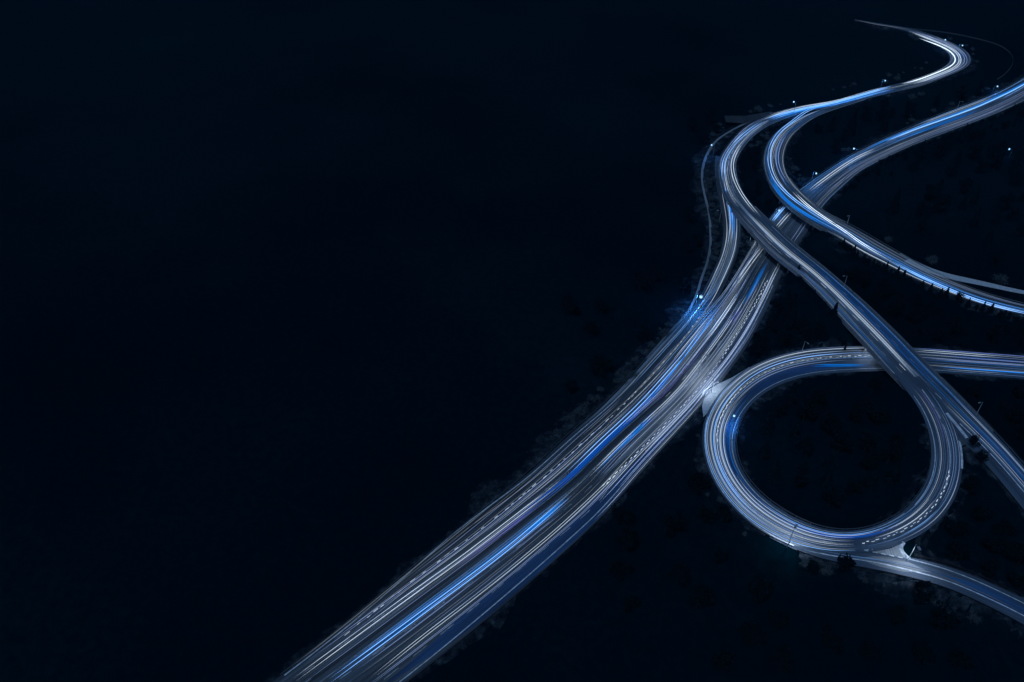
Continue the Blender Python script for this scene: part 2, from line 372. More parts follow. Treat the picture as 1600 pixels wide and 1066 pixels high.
# ------------------------------------------------------------------ ground: one sheet, raised into embankments under the ramps
def rd_field(X, Y):
    P = np.column_stack([X.ravel(), Y.ravel()]).astype(np.float32); n = len(P)
    lo = np.zeros(n, np.float32); hi = np.full(n, 1e6, np.float32); dmin = np.full(n, 1e6, np.float32)
    for r in ROADS:
        k = ~r.bridge; C = r.c[k, :2].astype(np.float32); Z = r.z[k].astype(np.float32); W = r.hw[k].astype(np.float32)
        bb0 = C.min(0)-60; bb1 = C.max(0)+60
        sel = np.where(((P > bb0) & (P < bb1)).all(1))[0]
        for q in np.array_split(sel, max(1, len(sel)//4000)):
            if not len(q): continue
            D = np.sqrt(((P[q, None, :]-C[None])**2).sum(2))-W[None]
            j = D.argmin(1); d = np.maximum(D[np.arange(len(q)), j]-0.8, 0); z = Z[j]
            lo[q] = np.maximum(lo[q], z-0.55*d); hi[q] = np.minimum(hi[q], z+0.9*d)
            dmin[q] = np.minimum(dmin[q], D[np.arange(len(q)), j])
    return np.minimum(lo, hi).reshape(X.shape), dmin.reshape(X.shape)
def axis(a, b, step, far0, far1):
    core = np.arange(a, b+step, step); out_ = [core]; g = step; p = b+step; hi_ = []
    while p < far1: g *= 1.35; p += g; hi_.append(p)
    g = step; p = a; lo_ = []
    while p > far0: g *= 1.35; p -= g; lo_.append(p)
    return np.r_[lo_[::-1], core, hi_]
gx = axis(-130, 520, 2.6, -6000, 6000); gy = axis(75, 700, 2.6, -3000, 9000)
GX, GY = np.meshgrid(gx, gy)
GZ, GD = rd_field(GX, GY)
bump = (np.sin(GX*0.05+1)*np.cos(GY*0.043)+np.sin(GX*0.11+GY*0.07))*0.35
GZ = np.where(GD < 0.5, GZ-0.22, GZ-0.22+bump*np.clip((GD-3)/25, 0, 1))
far_r = np.hypot(GX, GY-300)
GZ = GZ + np.clip((far_r-900)/3000, 0, 1)**2*60*(1+np.sin(GX*0.002)*np.cos(GY*0.0017))
def ground_z(x, y):
    i = int(np.clip(np.searchsorted(gx, x)-1, 0, len(gx)-2)); j = int(np.clip(np.searchsorted(gy, y)-1, 0, len(gy)-2))
    u = (x-gx[i])/(gx[i+1]-gx[i]); v = (y-gy[j])/(gy[j+1]-gy[j])
    return float((GZ[j, i]*(1-u)+GZ[j, i+1]*u)*(1-v)+(GZ[j+1, i]*(1-u)+GZ[j+1, i+1]*u)*v)
def road_dist(x, y):
    i = int(np.clip(np.searchsorted(gx, x)-1, 0, len(gx)-2)); j = int(np.clip(np.searchsorted(gy, y)-1, 0, len(gy)-2))
    u = (x-gx[i])/(gx[i+1]-gx[i]); v = (y-gy[j])/(gy[j+1]-gy[j])
    return float((GD[j, i]*(1-u)+GD[j, i+1]*u)*(1-v)+(GD[j+1, i]*(1-u)+GD[j+1, i+1]*u)*v)
def grid_mesh(name, m, mask=None):
    ny, nx = GX.shape; me = bpy.data.meshes.new(name)
    V = np.column_stack([GX.ravel(), GY.ravel(), GZ.ravel()])
    i = np.arange(ny-1)[:, None]*nx+np.arange(nx-1)[None]
    Fq = np.stack([i, i+1, i+nx+1, i+nx], -1).reshape(-1, 4)
    me.from_pydata(V.tolist(), [], Fq.tolist()); me.polygons.foreach_set('use_smooth', [True]*len(me.polygons))
    me.materials.append(m); me.update()
    o = bpy.data.objects.new(name, me); COL.objects.link(o); return o
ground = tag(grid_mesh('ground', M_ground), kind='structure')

# road surfaces
r_west.surface('motorway_west', M_asph); r_east.surface('motorway_east', M_asph); r_ramp.surface('ramp_road', M_asph_dim)
r_fly.surface('flyover_road', M_asph_loop); r_upper.surface('upper_ramp_road', M_asph); r_side.surface('side_road', M_conc)
r_loop.surface('loop_road', M_asph_loop); r_exit.surface('exit_road', M_asph_loop)
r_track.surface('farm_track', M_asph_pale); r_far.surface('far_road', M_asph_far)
# blue headlight glow on the flyover's right half, painted into the asphalt
def lane(name, r, m, t0, t1, a, b, h=0.045):
    ss, _ = r.track(0.5, a, b, 2.0); mb = MB()
    k = len(ss); hw = np.interp(ss, r.s, r.hw)
    e = np.clip(np.minimum(ss-ss[0], ss[-1]-ss)/min(45.0, (ss[-1]-ss[0])*0.4), 0.02, 1); e = e*e*(3-2*e)
    cm = (t0+t1)/2; t0 = cm+(t0-cm)*e; t1 = cm+(t1-cm)*e
    mb.ribbon(r.pts(ss, t0, h), r.pts(ss, t1, h), np.column_stack([hw*(2*t0-1), ss]), np.column_stack([hw*(2*t1-1), ss]), 4)
    return tag(mb.build(name, m), kind='structure')
lane('flyover_lane', r_fly, M_asph_fly_lit, 0.57, 0.92, (1230, 375), (1500, 640))
lane('flyover_lane', r_fly, M_asph_fly_lit, 0.40, 0.92, (1500, 640), (1640, 815))
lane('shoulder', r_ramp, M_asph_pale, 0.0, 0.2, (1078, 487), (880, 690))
lane('shoulder', r_ramp, M_asph_pale, 0.12, 0.85, (1136, 330), (1095, 490))  # covers the ramp lane: brighter light there painted as paler asphalt
lane('motorway_lane', r_east, M_asph_blue_lit, 0.66, 0.985, (1070, 650), (560, 1090))  # blue light on the outer lane, given as surface colour
lane('motorway_lane', r_east, M_asph_pale, 0.18, 0.64, (1160, 505), (940, 750))  # brightness of the lit junction painted as a pale lane
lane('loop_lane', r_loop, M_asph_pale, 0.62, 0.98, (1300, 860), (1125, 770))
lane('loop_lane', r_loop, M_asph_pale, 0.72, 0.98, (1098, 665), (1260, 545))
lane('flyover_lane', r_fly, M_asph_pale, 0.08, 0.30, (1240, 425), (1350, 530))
lane('exit_lane', r_exit, M_asph_fly_lit, 0.24, 0.74, (1470, 893), (1640, 975))  # blue glow along the exit, in the asphalt colour
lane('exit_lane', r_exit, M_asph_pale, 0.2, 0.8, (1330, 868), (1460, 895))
lane('loop_lane', r_loop, M_asph_blue_lit, 0.10, 0.46, (1250, 835), (1145, 640))  # blue light on the loop's inner lane, coloured into its surface
lane('loop_lane', r_loop, M_asph_blue_lit, 0.10, 0.42, (1145, 640), (1330, 570))

# verges: rough strips of grass, gravel and scrub beside the roads
def verge(r, side, wid, a=None, b=None, seed=0):
    ss, _ = r.track(0.5, a, b, 1.2); k = len(ss); rg = np.random.default_rng(seed)
    wv = wid*(0.35+0.65*np.clip(gsm(rg.normal(0, 1, k), 4)*2.2+0.55, 0, 1.6))+gsm(rg.normal(0, 1, k), 0.8)*0.5
    hw = np.interp(ss, r.s, r.hw); mb = MB(); rows = []
    for q in np.linspace(0, 1, 6):
        o = (-0.3+np.maximum(wv, 0.4)*q+0.3*q)/(2*hw); P = r.pts(ss, -o if side < 0 else 1+o, 0)
        P[:, 2] = [ground_z(x, y)+0.10-0.06*q for x, y in P[:, :2]]
        rows.append((P, np.column_stack([np.full(k, q), ss])))
    for (A, ua), (B, ub) in zip(rows, rows[1:]): mb.ribbon(A, B, ua, ub)
    return tag(mb.build('verge', M_verge), kind='structure')
for i, (r, sd, wd, a, b) in enumerate([(r_ramp, -1, 7, None, None), (r_ramp, 1, 3, (1157, 340), (1124, 464)), (r_west, -1, 5, (1142, 445), (1190, 360)), (r_west, -1, 6, (1253, 293), None),
        (r_west, 1, 0.8, None, None), (r_east, -1, 0.8, None, None), (r_east, 1, 3.5, None, None), (r_fly, -1, 4, None, (1140, 300)), (r_fly, 1, 4, None, (1160, 300)), (r_fly, 1, 3, (1475, 600), None), (r_fly, -1, 4, (1515, 695), None),
        (r_upper, -1, 4, (1262, 178), (1205, 285)), (r_upper, 1, 5, (1254, 198), (1255, 302)), (r_upper, -1, 4, (1305, 365), None), (r_upper, 1, 3, (1305, 345), None), (r_side, 1, 2, None, None),
        (r_loop, -1, 3, (1448, 661), (1340, 581)), (r_loop, 1, 4, (1504, 729), (1425, 846)), (r_loop, 1, 5, (1194, 838), (1098, 680)), (r_loop, 1, 3, (1170, 575), (1385, 541)), (r_loop, 1, 2.5, (1430, 544), None), (r_loop, -1, 2.5, (1462, 582), None),
        (r_exit, 1, 6, (1250, 864), None), (r_exit, -1, 4, (1430, 874), None), (r_track, -1, 5, None, None), (r_track, 1, 6, None, None)]):
    verge(r, sd, wd, a, b, 40+i)

mb = MB(); ss, _ = r_west.track(0.5, None, None, 2.0); mb.ribbon(r_west.pts(ss, np.full(len(ss), 0.97), -0.03), r_west.pts(ss, 1+1.3/(2*np.interp(ss, r_west.s, r_west.hw)), -0.03), np.column_stack([0*ss, ss]), np.column_stack([0*ss+1.3, ss]))
tag(mb.build('median_strip', M_asph), kind='structure')

# paved gores and the lay-by
def patch(name, m, pts, dz=0.03):
    mb = MB(); P = [at(x, y, z)+np.array([0, 0, dz]) for x, y, z in pts]
    c = sum(P)/len(P)
    for i in range(len(P)):
        mb.add([c, P[i], P[(i+1) % len(P)]], [(0, 1, 2)] if np.cross(P[i]-c, P[(i+1) % len(P)]-c)[2] > 0 else [(0, 2, 1)])
    return tag(mb.build(name, m), kind='structure')
patch('paved_gore', M_conc, [(1104, 611, .02), (1122, 600, .05), (1144, 590, .1), (1172, 573, .1), (1150, 596, .25), (1128, 617, .35), (1112, 638, .4), (1099, 652, .3), (1097, 634, .05)])
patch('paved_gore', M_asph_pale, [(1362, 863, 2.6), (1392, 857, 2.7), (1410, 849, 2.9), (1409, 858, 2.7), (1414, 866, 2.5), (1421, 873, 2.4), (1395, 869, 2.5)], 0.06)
patch('paved_gore', M_asph, [(1448, 625, 6.6), (1475, 652, 6.4), (1500, 681, 6.2), (1512, 692, 6.0), (1503, 698, 5.5), (1496, 680, 5.8), (1480, 655, 6.2)], 0.09)
patch('lay_by', M_asph_far, [(1132, 181, 2.2), (1165, 181, 2.2), (1206, 174, 2.2), (1200, 181, 2.2), (1163, 193, 2.2), (1134, 191, 2.2)], 0.02)

# ------------------------------------------------------------------ painted markings
def marks(name, m, jobs):
    mb = MB()
    for r, spec, kw in jobs: r.paint(mb, spec, **kw)
    return tag(mb.build(name, m), kind='structure')
LANE_DOT = [(430, 1074), (529, 999), (620, 926), (689, 873), (742, 836), (806, 783), (854, 742), (929, 676), (966, 640), (1004, 602), (1059, 541), (1093, 496), (1106, 480), (1129, 436), (1146, 396), (1151, 359), (1151, 336)]
RAMP_EDGE = [(440, 1059), (548, 975), (622, 911), (704, 837), (820, 750), (914, 667), (987, 600), (1012, 571), (1059, 521), (1087, 487), (1117, 436), (1134, 393), (1140, 359), (1138, 327), (1125, 280)]
EAST_EDGE = [(624, 1066), (680, 1022), (778, 940), (826, 899), (880, 851), (936, 799), (989, 739), (1026, 698), (1080, 641), (1104, 607), (1136, 571), (1163, 534), (1185, 493), (1208, 445)]
marks('road_markings', M_paint, [
    (r_ramp, RAMP_EDGE, dict(width=0.34)),
    (r_east, EAST_EDGE, dict(width=0.34)),
    (r_exit, [(1421, 874), (1471, 888), (1528, 909), (1600, 943), (1640, 964)], dict(width=0.3)),
    (r_exit, [(1236, 852), (1287, 865), (1360, 877), (1415, 890), (1471, 905), (1528, 928), (1600, 962), (1640, 985)], dict(width=0.42)),
    (r_loop, [(1107, 650), (1102, 686), (1104, 714), (1114, 742), (1129, 768), (1137, 780), (1162, 804), (1194, 829), (1241, 853)], dict(width=0.4)),
    (r_fly, 0.90, dict(width=0.26, a=(1211, 353), b=(1650, 788))),
    (r_fly, 0.40, dict(width=0.4, a=(1490, 665), b=(1650, 830))),
    (r_fly, 0.06, dict(width=0.24, a=(1174, 364), b=(1400, 585))),
    (r_loop, 0.12, dict(width=0.3, a=(1420, 620), b=(1430, 790))),
    (r_loop, 0.60, dict(width=0.42, a=(1432, 610), b=(1468, 760))),
    (r_loop, 0.985, dict(width=0.7, a=(1503, 690), b=(1504, 735))),
    (r_loop, 0.10, dict(width=0.22, a=(1410, 800), b=(1660, 580))),
    (r_upper, 0.92, dict(width=0.24)), (r_upper, 0.07, dict(width=0.24)),
    (r_west, 0.10, dict(width=0.24, a=(1142, 454), b=(1640, 100))), (r_east, 0.92, dict(width=0.24, a=(1260, 352), b=(1640, 120))),
])
marks('worn_markings', M_paint_old, [
    (r_west, 0.93, dict(width=0.24)), (r_east, 0.07, dict(width=0.24)),
    (r_west, 0.5, dict(width=0.24, dash=(4, 8))),
    (r_east, [(530, 1062), (620, 997), (700, 937), (791, 869), (936, 748), (1000, 684), (1080, 590), (1130, 528)], dict(width=0.3, dash=(4, 7))),
    (r_east, [(600, 1062), (640, 1030), (740, 950), (823, 880), (930, 790), (966, 746)], dict(width=0.3, dash=(5, 5))),
    (r_fly, 0.24, dict(width=0.26, dash=(3.5, 6), a=(1174, 345), b=(1420, 590))),
    (r_fly, 0.74, dict(width=0.26, dash=(3.5, 8), a=(1211, 353), b=(1650, 800))),
    (r_upper, 0.5, dict(width=0.22, dash=(4, 8))), (r_fly, 0.95, dict(width=0.3, a=(1425, 48), b=(1160, 300))),
    (r_fly, 0.05, dict(width=0.3, a=(1425, 48), b=(1160, 320))),
    (r_fly, 0.48, dict(width=0.5, a=(1420, 45), b=(1160, 320))),
])
# flush pale strip between the flyover carriageways
mb = MB()
r_fly.paint(mb, 0.455, width=0.28, a=(1145, 290), b=(1470, 625)); r_fly.paint(mb, 0.545, width=0.28, a=(1145, 290), b=(1470, 625))
tag(mb.build('median_lines', M_paint), kind='structure')
lane('median_strip', r_fly, M_conc, 0.455, 0.545, (1145, 290), (1465, 620), 0.055)
# dashed edges of the lower gore and the pale kerb at its nose
mb = MB()
def line3(pts, wd, dz=0.10, on=None, off=0):
    P = resample(catmull([at(x, y, z)+np.array([0, 0, dz]) for x, y, z in pts], 0.5), 0.5)
    t = np.gradient(P, axis=0); t /= np.linalg.norm(t, axis=1, keepdims=True); n = np.column_stack([-t[:, 1], t[:, 0], 0*t[:, 0]])
    k = len(P); i = 0; stp = int((on or 1e6)*2)
    while i < k-2:
        q = slice(i, min(k, i+stp+1)); mb.ribbon(P[q]+n[q]*wd/2, P[q]-n[q]*wd/2); i += stp+int(off*2)
line3([(1350, 860, 2.65), (1380, 857, 2.75), (1409, 848, 2.95)], 0.35, on=1.6, off=1.0)
line3([(1350, 860, 2.65), (1380, 866, 2.6), (1421, 874, 2.45)], 0.35, on=1.6, off=1.0)
tag(mb.build('gore_markings', M_paint), kind='structure')
def kerb(label, pts, wd=1.1, hh=0.14):
    P = resample(catmull([at(*p) for p in pts], 0.5), 0.5); t = np.gradient(P, axis=0); t /= np.linalg.norm(t, axis=1, keepdims=True)
    n = np.column_stack([-t[:, 1], t[:, 0], 0*t[:, 0]]); up = np.array([0, 0, hh+0.1]); m_ = MB()
    a, b = P+n*wd/2, P-n*wd/2
    m_.ribbon(a+up, b+up); m_.ribbon(a+up, a-up); m_.ribbon(b+up, b-up)
    return tag(m_.build('kerb', M_paint), label, 'kerb')
kerb('white curved kerb closing the nose of the lower exit gore', [(1412, 848, 2.9), (1408, 855, 2.75), (1410, 863, 2.6), (1421, 874, 2.4)])
kerb('white hooked kerb at the pale gore between motorway and loop', [(1122, 597, .05), (1108, 606, .05), (1099, 613, .05), (1098, 619, .05)], 0.7)
kerb('long pale kerb where the flyover edge leaves the loop split', [(1479, 646, 6.4), (1495, 665, 6.3), (1511, 685, 6.15)], 1.0)

# ------------------------------------------------------------------ bridges
def bridge(label, r, span, piers, left_end=None, ext=(3, 3)):
    sa, sb = span[0]-ext[0], span[1]+ext[1]; ss = np.arange(sa, sb, 2.0); k = len(ss)
    c, n, hw, z = r.interp(ss); e = np.minimum(0.12/(2*hw), .1)
    base = tuple(np.r_[c[k//2], 0.0]); root = empty('flyover_bridge', base); tag(root, label, 'bridge')
    Lp = r.pts(ss, -e, -0.06); Rp = r.pts(ss, 1+e, -0.06); dn = np.array([0, 0, -1.25])
    def prism(A, B, top, bot):
        m_ = MB(); A = A-np.array(base); B = B-np.array(base); T = np.array([0, 0, top]); U = np.array([0, 0, bot])
        m_.ribbon(A+T, B+T); m_.ribbon(A+U, B+U)
        for E_ in (A, B): m_.ribbon(E_+T, E_+U)
        for i in (0, -1): m_.add([A[i]+T, B[i]+T, B[i]+U, A[i]+U], [(0, 1, 2, 3)])
        return m_
    prism(Lp, Rp, 0, -1.25).build('deck', M_bridge, root)
    w1 = 0.28/(2*hw)
    kq = k if left_end is None else int(np.searchsorted(ss, r.near(*left_end)[0]))
    prism(r.pts(ss, -e, -0.05)[:kq], r.pts(ss, -e+w1, -0.05)[:kq], 0.7, 0).build('parapet', M_bridge, root)
    prism(r.pts(ss, 1+e-w1, -0.05), r.pts(ss, 1+e, -0.05), 0.7, 0).build('parapet', M_bridge, root)
    for (x, y) in piers:
        sp, _ = r.near(x, y); c1, n1, h1, z1 = r.interp(np.array([sp])); m_ = MB()
        ang = math.atan2(n1[0, 1], n1[0, 0]); H_ = float(z1[0])-1.3
        for q in (-0.6, 0.0, 0.6):
            p = c1[0]+n1[0]*h1[0]*q-np.array(base[:2])
            m_.tube([(p[0], p[1], -0.6), (p[0], p[1], H_-0.7)], 0.55, 10)
        p = c1[0]-np.array(base[:2]); m_.box((p[0], p[1], H_-0.35), (float(h1[0])*1.6, 1.3, 0.72), ang)
        m_.build('pier', M_bridge, root)
    return root
gap_half = (r_fly.bspans[1][0]-r_fly.bspans[0][1])/2-0.2
bridge('flyover bridge carrying the straight blue-lit road over the motorway', r_fly, r_fly.bspans[0], [(1180, 350), (1212, 378), (1246, 408)], None, (3, gap_half))
bridge('flyover bridge crossing above the road into the loop', r_fly, r_fly.bspans[1], [(1372, 528), (1440, 598)], (1398, 586), (gap_half, 25))
bridge('curved ramp bridge over the motorway beyond the main flyover', r_upper, r_upper.bspans[0], [(1222, 303), (1248, 320), (1284, 342)])

# ------------------------------------------------------------------ guard rails
POST = {}
def post_mesh(m):
    if m.name not in POST:
        q = MB(); q.box((0, 0, 0.2), (0.14, 0.14, 1.0)); me = bpy.data.meshes.new('post'); me.from_pydata(q.v, [], q.f); me.materials.append(m); POST[m.name] = me
    return POST[m.name]
def guard(label, r, t, a, b, m=M_steel):
    ss, tt = r.track(t, a, b, 2.0)
    if isinstance(t, (int, float)):
        pass
    P = r.pts(ss, tt, 0); root = P[len(P)//2]; m_ = MB(); up = np.array([0, 0, 1.0])
    tg = np.gradient(P, axis=0); tg /= np.linalg.norm(tg, axis=1, keepdims=True); n = np.column_stack([-tg[:, 1], tg[:, 0], 0*tg[:, 0]])*0.05
    P = P-root; root_o = tag(empty('guard_rail', tuple(root)), label, 'guard rail')
    a, b, lo_, hi_ = P-n, P+n, up*0.44, up*0.75; k = len(P)
    V = np.vstack([a+lo_, b+lo_, b+hi_, a+hi_])
    m_.add(V, [(i+j*k, i+1+j*k, i+1+((j+1) % 4)*k, i+((j+1) % 4)*k) for i in range(k-1) for j in range(4)])
    m_.build('rail', m, root_o)
    stp = max(3, int(math.ceil(k/95)))
    for i in range(0, k, stp):
        o = bpy.data.objects.new('post', post_mesh(m)); COL.objects.link(o); o.parent = root_o; o.location = tuple(P[i])
    return root_o
guard('grey guard rail along the outer left shoulder of the motorway', r_ramp, -0.06, (1080, 487), (420, 1040))
guard('grey guard rail in the median on the left carriageway side', r_west, 1.07, (440, 1090), (1180, 415))
guard('grey guard rail in the median on the right carriageway side', r_east, -0.07, (460, 1090), (1180, 425))
guard('guard rail along the right shoulder of the motorway near the loop', r_east, 1.03, (620, 1066), (1075, 650))
guard('guard rail along the right shoulder of the motorway by the dark wood', r_east, 1.02, (1125, 597), (1215, 440))
guard('dark guard rail round the outside of the loop bottom', r_loop, 1.03, (1100, 660), (1235, 855), M_steel_dark)
guard('dark guard rail on the lower side of the exit road', r_exit, 1.06, (1245, 862), (1590, 970), M_steel_dark)
guard('dark guard rail on the upper side of the exit road', r_exit, -0.08, (1428, 872), (1650, 960), M_steel_dark)
guard('pale guard rail on the inside of the loop', r_loop, -0.03, (1450, 670), (1170, 640), M_steel)
guard('guard rail on the right edge of the flyover past the loop', r_fly, 1.02, (1470, 592), (1650, 790))
guard('guard rail on the left edge of the flyover below the loop split', r_fly, -0.03, (1520, 700), (1650, 855))
guard('guard rail on the lower edge of the upper ramp', r_upper, -0.02, (1305, 366), (1650, 500))
guard('guard rail on the upper edge of the upper ramp', r_upper, 1.02, (1305, 340), (1650, 487))
guard('guard rail along the left edge of the motorway beyond the bridges', r_west, -0.04, (1255, 292), (1650, 88))
guard('guard rail on the outer bend of the upper road', r_fly, -0.02, (1290, 162), (1122, 262))

# ------------------------------------------------------------------ light trails: long thin glowing lines hanging over the lanes
def taper_tube(m_, P, rad, ends):
    """a thin glowing tube whose ends thin out to a point"""
    k = len(P); d = np.r_[0, np.cumsum(np.linalg.norm(np.diff(P, axis=0), axis=1))]; e = max(min(ends, 0.3*d[-1]), 0.1)
    q = np.clip(np.minimum(d, d[-1]-d)/e, 0.06, 1)
    tg = np.gradient(P, axis=0); tg /= np.maximum(np.linalg.norm(tg, axis=1, keepdims=True), 1e-9)
    n = np.column_stack([-tg[:, 1], tg[:, 0], 0*tg[:, 0]]); n /= np.maximum(np.linalg.norm(n, axis=1, keepdims=True), 1e-9)
    V = []
    for j in range(6):
        w_ = 2*math.pi*j/6; V.append(P+(n*math.cos(w_)+np.array([0, 0, 1.0])*math.sin(w_))*(rad*q)[:, None])
    V = np.stack(V, 1).reshape(-1, 3)
    m_.add(V, [(i*6+j, i*6+(j+1) % 6, (i+1)*6+(j+1) % 6, (i+1)*6+j) for i in range(k-1) for j in range(6)]+[(5, 4, 3, 2, 1, 0), tuple((k-1)*6+j for j in range(6))])
BEAD = {}
def bead_mesh(m):
    if m.name not in BEAD:
        q = MB(); q.tube([(-0.5, 0, 0), (0, 0, 0), (0.5, 0, 0)], 0.1, 6); me = bpy.data.meshes.new('streak'); me.from_pydata(q.v, [], q.f); me.materials.append(m); BEAD[m.name] = me
    return BEAD[m.name]
def trail(label, r, spec, kind='white', strength=1.2, rad=0.1, pair=0.0, h=0.65, a=None, b=None, cat='light trail', bead=None, ends=14.0):
    ss, tt = r.track(spec, a, b, 1.5, h)
    if len(ss) < 4: return
    hw = np.interp(ss, r.s, r.hw)
    mid = r.pts(ss[len(ss)//2:len(ss)//2+1], tt[len(ss)//2:len(ss)//2+1], 0)[0]
    if kind in ('white', 'pale') and strength < 1.2: strength = round(strength*1.45, 2)
    root = tag(empty('light_trail', tuple(mid)), label, cat, 'light trails over the roads')
    rr = random.Random(label)
    if bead:
        on, off, zig = bead; p = ss[0]; q = 0; mt = glow(kind, strength)
        while p < ss[-1]-on and q < 100:
            L_ = on*rr.uniform(0.6, 1.35); o = (zig if q % 2 else -zig)*rr.uniform(0.6, 1.2); s2 = np.array([p, p+L_])
            t3 = np.interp(s2, ss, tt)+o/(2*np.interp(s2, r.s, r.hw)); P = r.pts(s2, t3, h)-mid; d = P[1]-P[0]
            ob = bpy.data.objects.new('streak', bead_mesh(mt)); COL.objects.link(ob); ob.parent = root
            ob.location = tuple((P[0]+P[1])/2); ob.rotation_euler = (0, 0, math.atan2(d[1], d[0])); w_ = rad/0.1*rr.uniform(0.6, 1.25); ob.scale = (float(np.linalg.norm(d)), w_, w_)
            p += L_+off*rr.uniform(0.4, 1.8); q += 1
        return root
    jobs = []
    if kind in ('blue', 'deep', 'sky') and rad >= 0.2:            # a band of many fine streaks
        wide = pair+2*rad; n = max(3, int(round(wide/0.26)))
        for i in range(n):
            jobs.append((-wide/2+wide*(i+0.5)/n+rr.uniform(-.08, .08), rr.uniform(0.05, 0.12), rr.uniform(0, 0.22), rr.uniform(0, 0.22), strength*rr.choice((0.45, 0.8, 1.2)), h+rr.uniform(-.15, .15)))
    else:
        for o in ([-pair/2, pair/2] if pair else [0.0]):
            jobs.append((o, rad*rr.uniform(0.85, 1.1), rr.uniform(0, 0.05), rr.uniform(0, 0.05), strength, h))
    for o, r_, c0, c1, st, hh in jobs:
        k = len(ss); j0, j1 = int(k*c0), k-int(k*c1)
        if j1-j0 < 4: j0, j1 = 0, k
        P = r.pts(ss[j0:j1], tt[j0:j1]+o/(2*hw[j0:j1]), hh)-mid
        m_ = MB(); taper_tube(m_, P, r_, ends); m_.build('streak', glow(kind, round(st, 2)), root)
    return root
P1 = [(452, 1065), (560, 985), (652, 918), (680, 899), (770, 831), (880, 746), (914, 713), (992, 640), (1042, 583), (1069, 556), (1102, 508), (1116, 494)]
trail('long white pair of light trails running up the left carriageway', r_west, shift(P1[:6], 2, 2), 'white', 0.75, 0.09, 1.25)
trail('bright pale blue pair of trails on the left carriageway beside the loop', r_west, P1[5:], 'pale', 1.3, 0.13, 1.3)
trail('soft deep blue band beneath the left carriageway trails', r_west, shift(P1[4:10], 5, 4), 'deep', 0.8, 0.32, 1.2, h=0.4)  # blue-lit asphalt imitated by glowing streaks
trail('blue trail reaching up towards the blue lamp on the left carriageway', r_west, [(1000, 640), (1050, 582), (1090, 530), (1124, 480)], 'blue', 0.9, 0.16)
trail('short brilliant white pair of trails just below the ramp merge', r_west, [(1104, 530), (1120, 508), (1140, 478), (1153, 459)], 'white', 1.25, 0.11, 1.1)
trail('white pair of trails coming from under the flyover on the left carriageway', r_west, [(1142, 454), (1163, 424), (1189, 391), (1197, 380)], 'white', 0.7, 0.1, 1.3)
trail('thin grey pair of trails left of the white pair under the flyover', r_west, [(1128, 470), (1150, 430), (1172, 402), (1186, 384)], 'warm', 0.35, 0.09, 1.5)
trail('thin violet trail close to the median beside the blue trails', r_west, [(700, 895), (757, 852), (812, 812), (850, 782)], 'violet', 0.5, 0.12, 0.8)
trail('violet white trail along the median edge below the merge', r_west, [(1010, 640), (1054, 597), (1080, 566), (1108, 530)], 'violet', 0.4, 0.1, 1.0)
trail('faint warm trail between the dotted line and the white pair', r_west, [(740, 846), (880, 735), (960, 662), (1030, 588), (1076, 535)], 'warm', 0.3, 0.08)
trail('flickering white dotted trail along the ramp lane of the motorway', r_ramp, LANE_DOT[1:12], 'white', 0.5, 0.09, bead=(1.5, 1.9, 0.14), h=0.5)
trail('thin pale trail just right of the dotted ramp lane trail', r_west, shift(LANE_DOT[1:9], 7, 2), 'warm', 0.35, 0.07)
trail('thin white trail in the middle of the ramp lane', r_ramp, [(700, 848), (800, 775), (850, 735), (888, 700)], 'white', 0.22, 0.07)
trail('steady white trail down the right side of the ramp', r_ramp, LANE_DOT[11:], 'white', 0.5, 0.1)
AE1 = [(508, 1066), (600, 998), (680, 939), (733, 900), (808, 842), (880, 779), (897, 765)]
trail('bright blue pair of trails at the bottom of the right carriageway', r_east, shift(AE1, 2, 2), 'pale', 1.0, 0.1, 1.2)
trail('saturated blue band around the bottom pair of trails', r_east, shift(AE1, 0, 0), 'blue', 0.55, 0.3, 1.9, h=0.45)
trail('wide blue end of the trails on the right carriageway', r_east, [(800, 852), (850, 810), (900, 768)], 'blue', 0.55, 0.36, 1.1, h=0.6)
trail('short thick blue streak on the right carriageway left of the loop', r_east, [(952, 716), (980, 688), (1010, 659), (1034, 635)], 'sky', 0.8, 0.42, 0.95)
trail('thin tapering tail of the thick blue streak', r_east, [(930, 738), (952, 716), (980, 688)], 'blue', 0.6, 0.2)
trail('bright blue pair of trails emerging from under the flyover', r_east, [(1158, 484), (1172, 460), (1188, 430), (1202, 404)], 'sky', 0.75, 0.22, 1.3)
trail('violet white pair of trails continuing below the blue pair', r_east, [(1140, 508), (1150, 494), (1160, 479)], 'violet', 0.6, 0.11, 1.2)
BRAID = [(574, 1065), (608, 1036), (680, 979), (733, 940), (770, 910), (826, 865), (880, 820), (901, 798), (942, 760), (989, 715), (1026, 678), (1054, 648), (1084, 615), (1116, 576), (1142, 538), (1164, 499), (1185, 467), (1200, 435)]
trail('braided flickering white trail along the right carriageway beside the loop', r_east, BRAID[8:], 'white', 0.62, 0.11, bead=(1.15, 0.55, 0.24), h=0.5)
trail('white double trail along the lower right carriageway', r_east, BRAID[:10], 'white', 0.45, 0.09, 0.8)
trail('pale short trail pair in the right carriageway above the white double trail', r_east, [(791, 869), (840, 828), (880, 797)], 'warm', 0.4, 0.08, 1.3)
trail('pale trail pair on the right carriageway left of the paved gore', r_east, [(936, 748), (965, 716), (998, 684)], 'warm', 0.4, 0.08, 1.0)
trail('triple white trail on the right carriageway just below the flyover', r_east, [(1180, 487), (1193, 464), (1208, 432), (1219, 411)], 'white', 0.6, 0.1, 1.1)
trail('thin white trail near the right shoulder below the flyover', r_east, [(1146, 545), (1176, 497), (1200, 450), (1215, 420)], 'warm', 0.35, 0.08)
trail('faint short trail marks in the middle of the right carriageway', r_east, [(1040, 620), (1085, 572), (1118, 530)], 'white', 0.25, 0.09, bead=(3.5, 9, 0.0))
